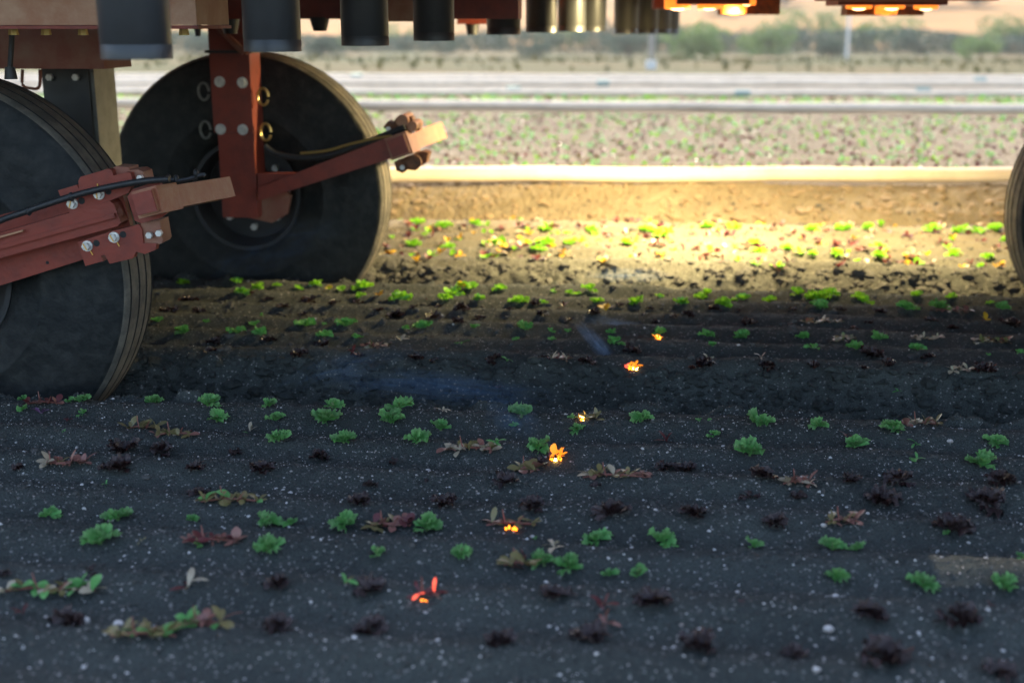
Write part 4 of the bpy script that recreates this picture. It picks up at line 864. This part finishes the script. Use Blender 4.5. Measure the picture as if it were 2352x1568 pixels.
# low dry scrub and rough grass in front of the trees
n = 9000; X = rng.uniform(-75, 75, n); Y = rng.uniform(26, 112, n)**1.0; keep = rng.random(n) < .4+.6*(Y/112); X = X[keep]; Y = Y[keep]; n = len(X); Z = hgt(X, Y)
s = .08+.22*rng.random(n)**3*(Y/60); C = np.stack([X, Y, Z+s*.4], 1)
a = rng.normal(0, 1, (n, 3)); a[:, 2] = abs(a[:, 2])+.6; a /= np.linalg.norm(a, axis=1)[:, None]; b = np.cross(a, rng.normal(0, 1, (n, 3))); b /= np.linalg.norm(b, axis=1)[:, None]
V = np.stack([C-a*s[:, None]*.6, C+b*s[:, None]*.5, C+a*s[:, None], C-b*s[:, None]*.5], 1).reshape(-1, 3)
tag(link(bpy.data.objects.new('scrub', mesh_np('scrub', V, np.arange(n*4).reshape(-1, 4), M['scrub'], False))), 'low dry scrub and rough grass between the field and the trees', kind='stuff')
p = atd(1495, 150, 60); bm = bmesh.new(); tube_bm(bm, [Vector((0,0,-1)), Vector((0,0,3.5)), Vector((0,0,8))], [.13,.12,.09], 10)
root = empty('utility_pole', (p.x, p.y, gz(p.x, p.y))); tag(root, 'pale wooden utility pole standing beyond the field', 'pole'); bm_obj('pole_shaft', bm, M['wood'], root, True); box('crossarm', -.9, .9, -.06, .06, 7.2, 7.33, M['wood'], root, .01)
p = atd(1495, 162, 30); o = box('marker_box', -.13, .13, -.12, .12, 0, .22, M['whitep'], None, .02); o.location = (p.x, p.y, gz(p.x, p.y)); tag(o, 'small white box on the ground at the foot of the pole', 'box')
p = atd(1945, 130, 110); bm = bmesh.new(); tube_bm(bm, [Vector((0,0,-1)), Vector((0,0,6))], [.16,.12], 8); o = bm_obj('utility_pole', bm, M['whitep'], None, True); o.location = (p.x, p.y, gz(p.x, p.y)); tag(o, 'thin pale pole among the trees at right', 'pole')
# oaks on the hills
def hz(x, y): return float(hillz(np.array(x), np.array(y+1.0)))-.02
HT = [(1330,230,0),(1650,240,0),(1800,260,0),(1960,250,0),(2130,245,0),(2240,240,0),(1100,250,0),(900,270,0),(700,340,0),(1060,420,1),(1250,360,1),(1420,470,1),(1620,420,1),(1840,520,1),(2010,380,0),(2190,330,1),(2250,300,1),(2300,340,1),(2340,280,1),(2080,560,1),(1720,600,1),(1560,640,1),(960,620,1),(500,420,1),(2230,420,1),(2320,460,1)]
for i, (px, dist, dk) in enumerate(sorted(HT)):
    q = atd(px, 50, dist); zz = hz(q.x, q.y)
    rr = random.Random(i*31); Hh = rr.uniform(4, 8); wd = Hh*rr.uniform(1.1, 1.7)
    root = empty('oak_tree', (q.x, q.y, zz-.2)); tag(root, 'dark oak on the dry hillside, '+('leftmost' if i == 0 else ordn(i+1)+' from the left')+' of the hill trees', 'tree', 'oaks on the dry hills')
    bm = bmesh.new(); tube_bm(bm, [Vector((0,0,-.5)), Vector((0,0,Hh*.5))], [Hh*.06,Hh*.03], 6); bm_obj('trunk', bm, M['bark'], root, True)
    g = np.random.default_rng(i); n = 500; v = g.normal(0, 1, (n, 3)); v /= np.linalg.norm(v, axis=1)[:, None]; C = v*g.uniform(.6, 1, n)[:, None]*np.array([wd/2, wd/2, Hh*.38])+np.array([0, 0, Hh*.55]); s = g.uniform(.3, .7, n)
    a = g.normal(0, 1, (n, 3)); a /= np.linalg.norm(a, axis=1)[:, None]; b = np.cross(a, v); V = np.stack([C-a*s[:, None], C+b*s[:, None], C+a*s[:, None], C-b*s[:, None]], 1).reshape(-1, 3)
    link(bpy.data.objects.new('crown', mesh_np('crown', V, np.arange(n*4).reshape(-1, 4), M['leafd'], False)), root)
# ------------------------------------------------------------------ smoke
def smoke(px, py, Y, sx, sy, sz, rot, dens, seed, label, scale=2.2, col=(.42,.62,1)):
    p = onY(px, py, Y); bm = bmesh.new(); bmesh.ops.create_icosphere(bm, subdivisions=3, radius=1)
    o = bm_obj('smoke_wisp', bm, smoke_mat('smoke', dens, col, scale, seed), None, True); o.location = p; o.scale = (sx, sy, sz); o.rotation_euler = (0, rot, 0)
    tag(o, label, kind='stuff'); return o
smoke(1375, 795, 3.45, .13, .05, .026, R(48), 24, 3, 'thin bluish smoke rising from the burning weed on the second bed', 2.0)
smoke(1425, 750, 3.75, .14, .06, .030, R(8), 18, 9, 'pale smoke drifting above the second bed')
smoke(1440, 632, 4.5, .18, .08, .03, 0, 8, 5, 'pale smoke over the edge of the third bed')
smoke(1010, 890, 3.02, .34, .06, .05, R(3), 9, 1, 'broad faint blue smoke lying in the furrow', 2.6, (.22,.48,1))
smoke(800, 840, 3.15, .24, .06, .045, R(-18), 5, 4, 'faint blue smoke drifting beside the near wheel', 2.6, (.25,.5,1))
smoke(1180, 975, 2.72, .10, .06, .07, R(60), 9, 7, 'faint blue smoke above the flame on the near bed', 2.0, (.3,.55,1))
smoke(620, 575, 4.38, .35, .06, .10, R(-20), 3.5, 8, 'dim blue smoke in front of the far wheel', 2.6, (.22,.45,1))
# ------------------------------------------------------------------ air
bm = bmesh.new(); add_box(bm, -1490, 1490, -60, 1600, -5.5, 190)
hb = bm_obj('haze', bm, [], None); tag(hb, 'pale summer haze', kind='stuff')
hm = bpy.data.materials.new('haze'); hm.use_nodes = True; n_ = hm.node_tree.nodes; n_.clear(); vo = n_.new('ShaderNodeVolumePrincipled'); vo.inputs['Density'].default_value = HAZE; vo.inputs['Color'].default_value = (.95,.95,.95,1); vo.inputs['Anisotropy'].default_value = .3
ou = n_.new('ShaderNodeOutputMaterial'); hm.node_tree.links.new(vo.outputs[0], ou.inputs['Volume']); hb.data.materials.append(hm)
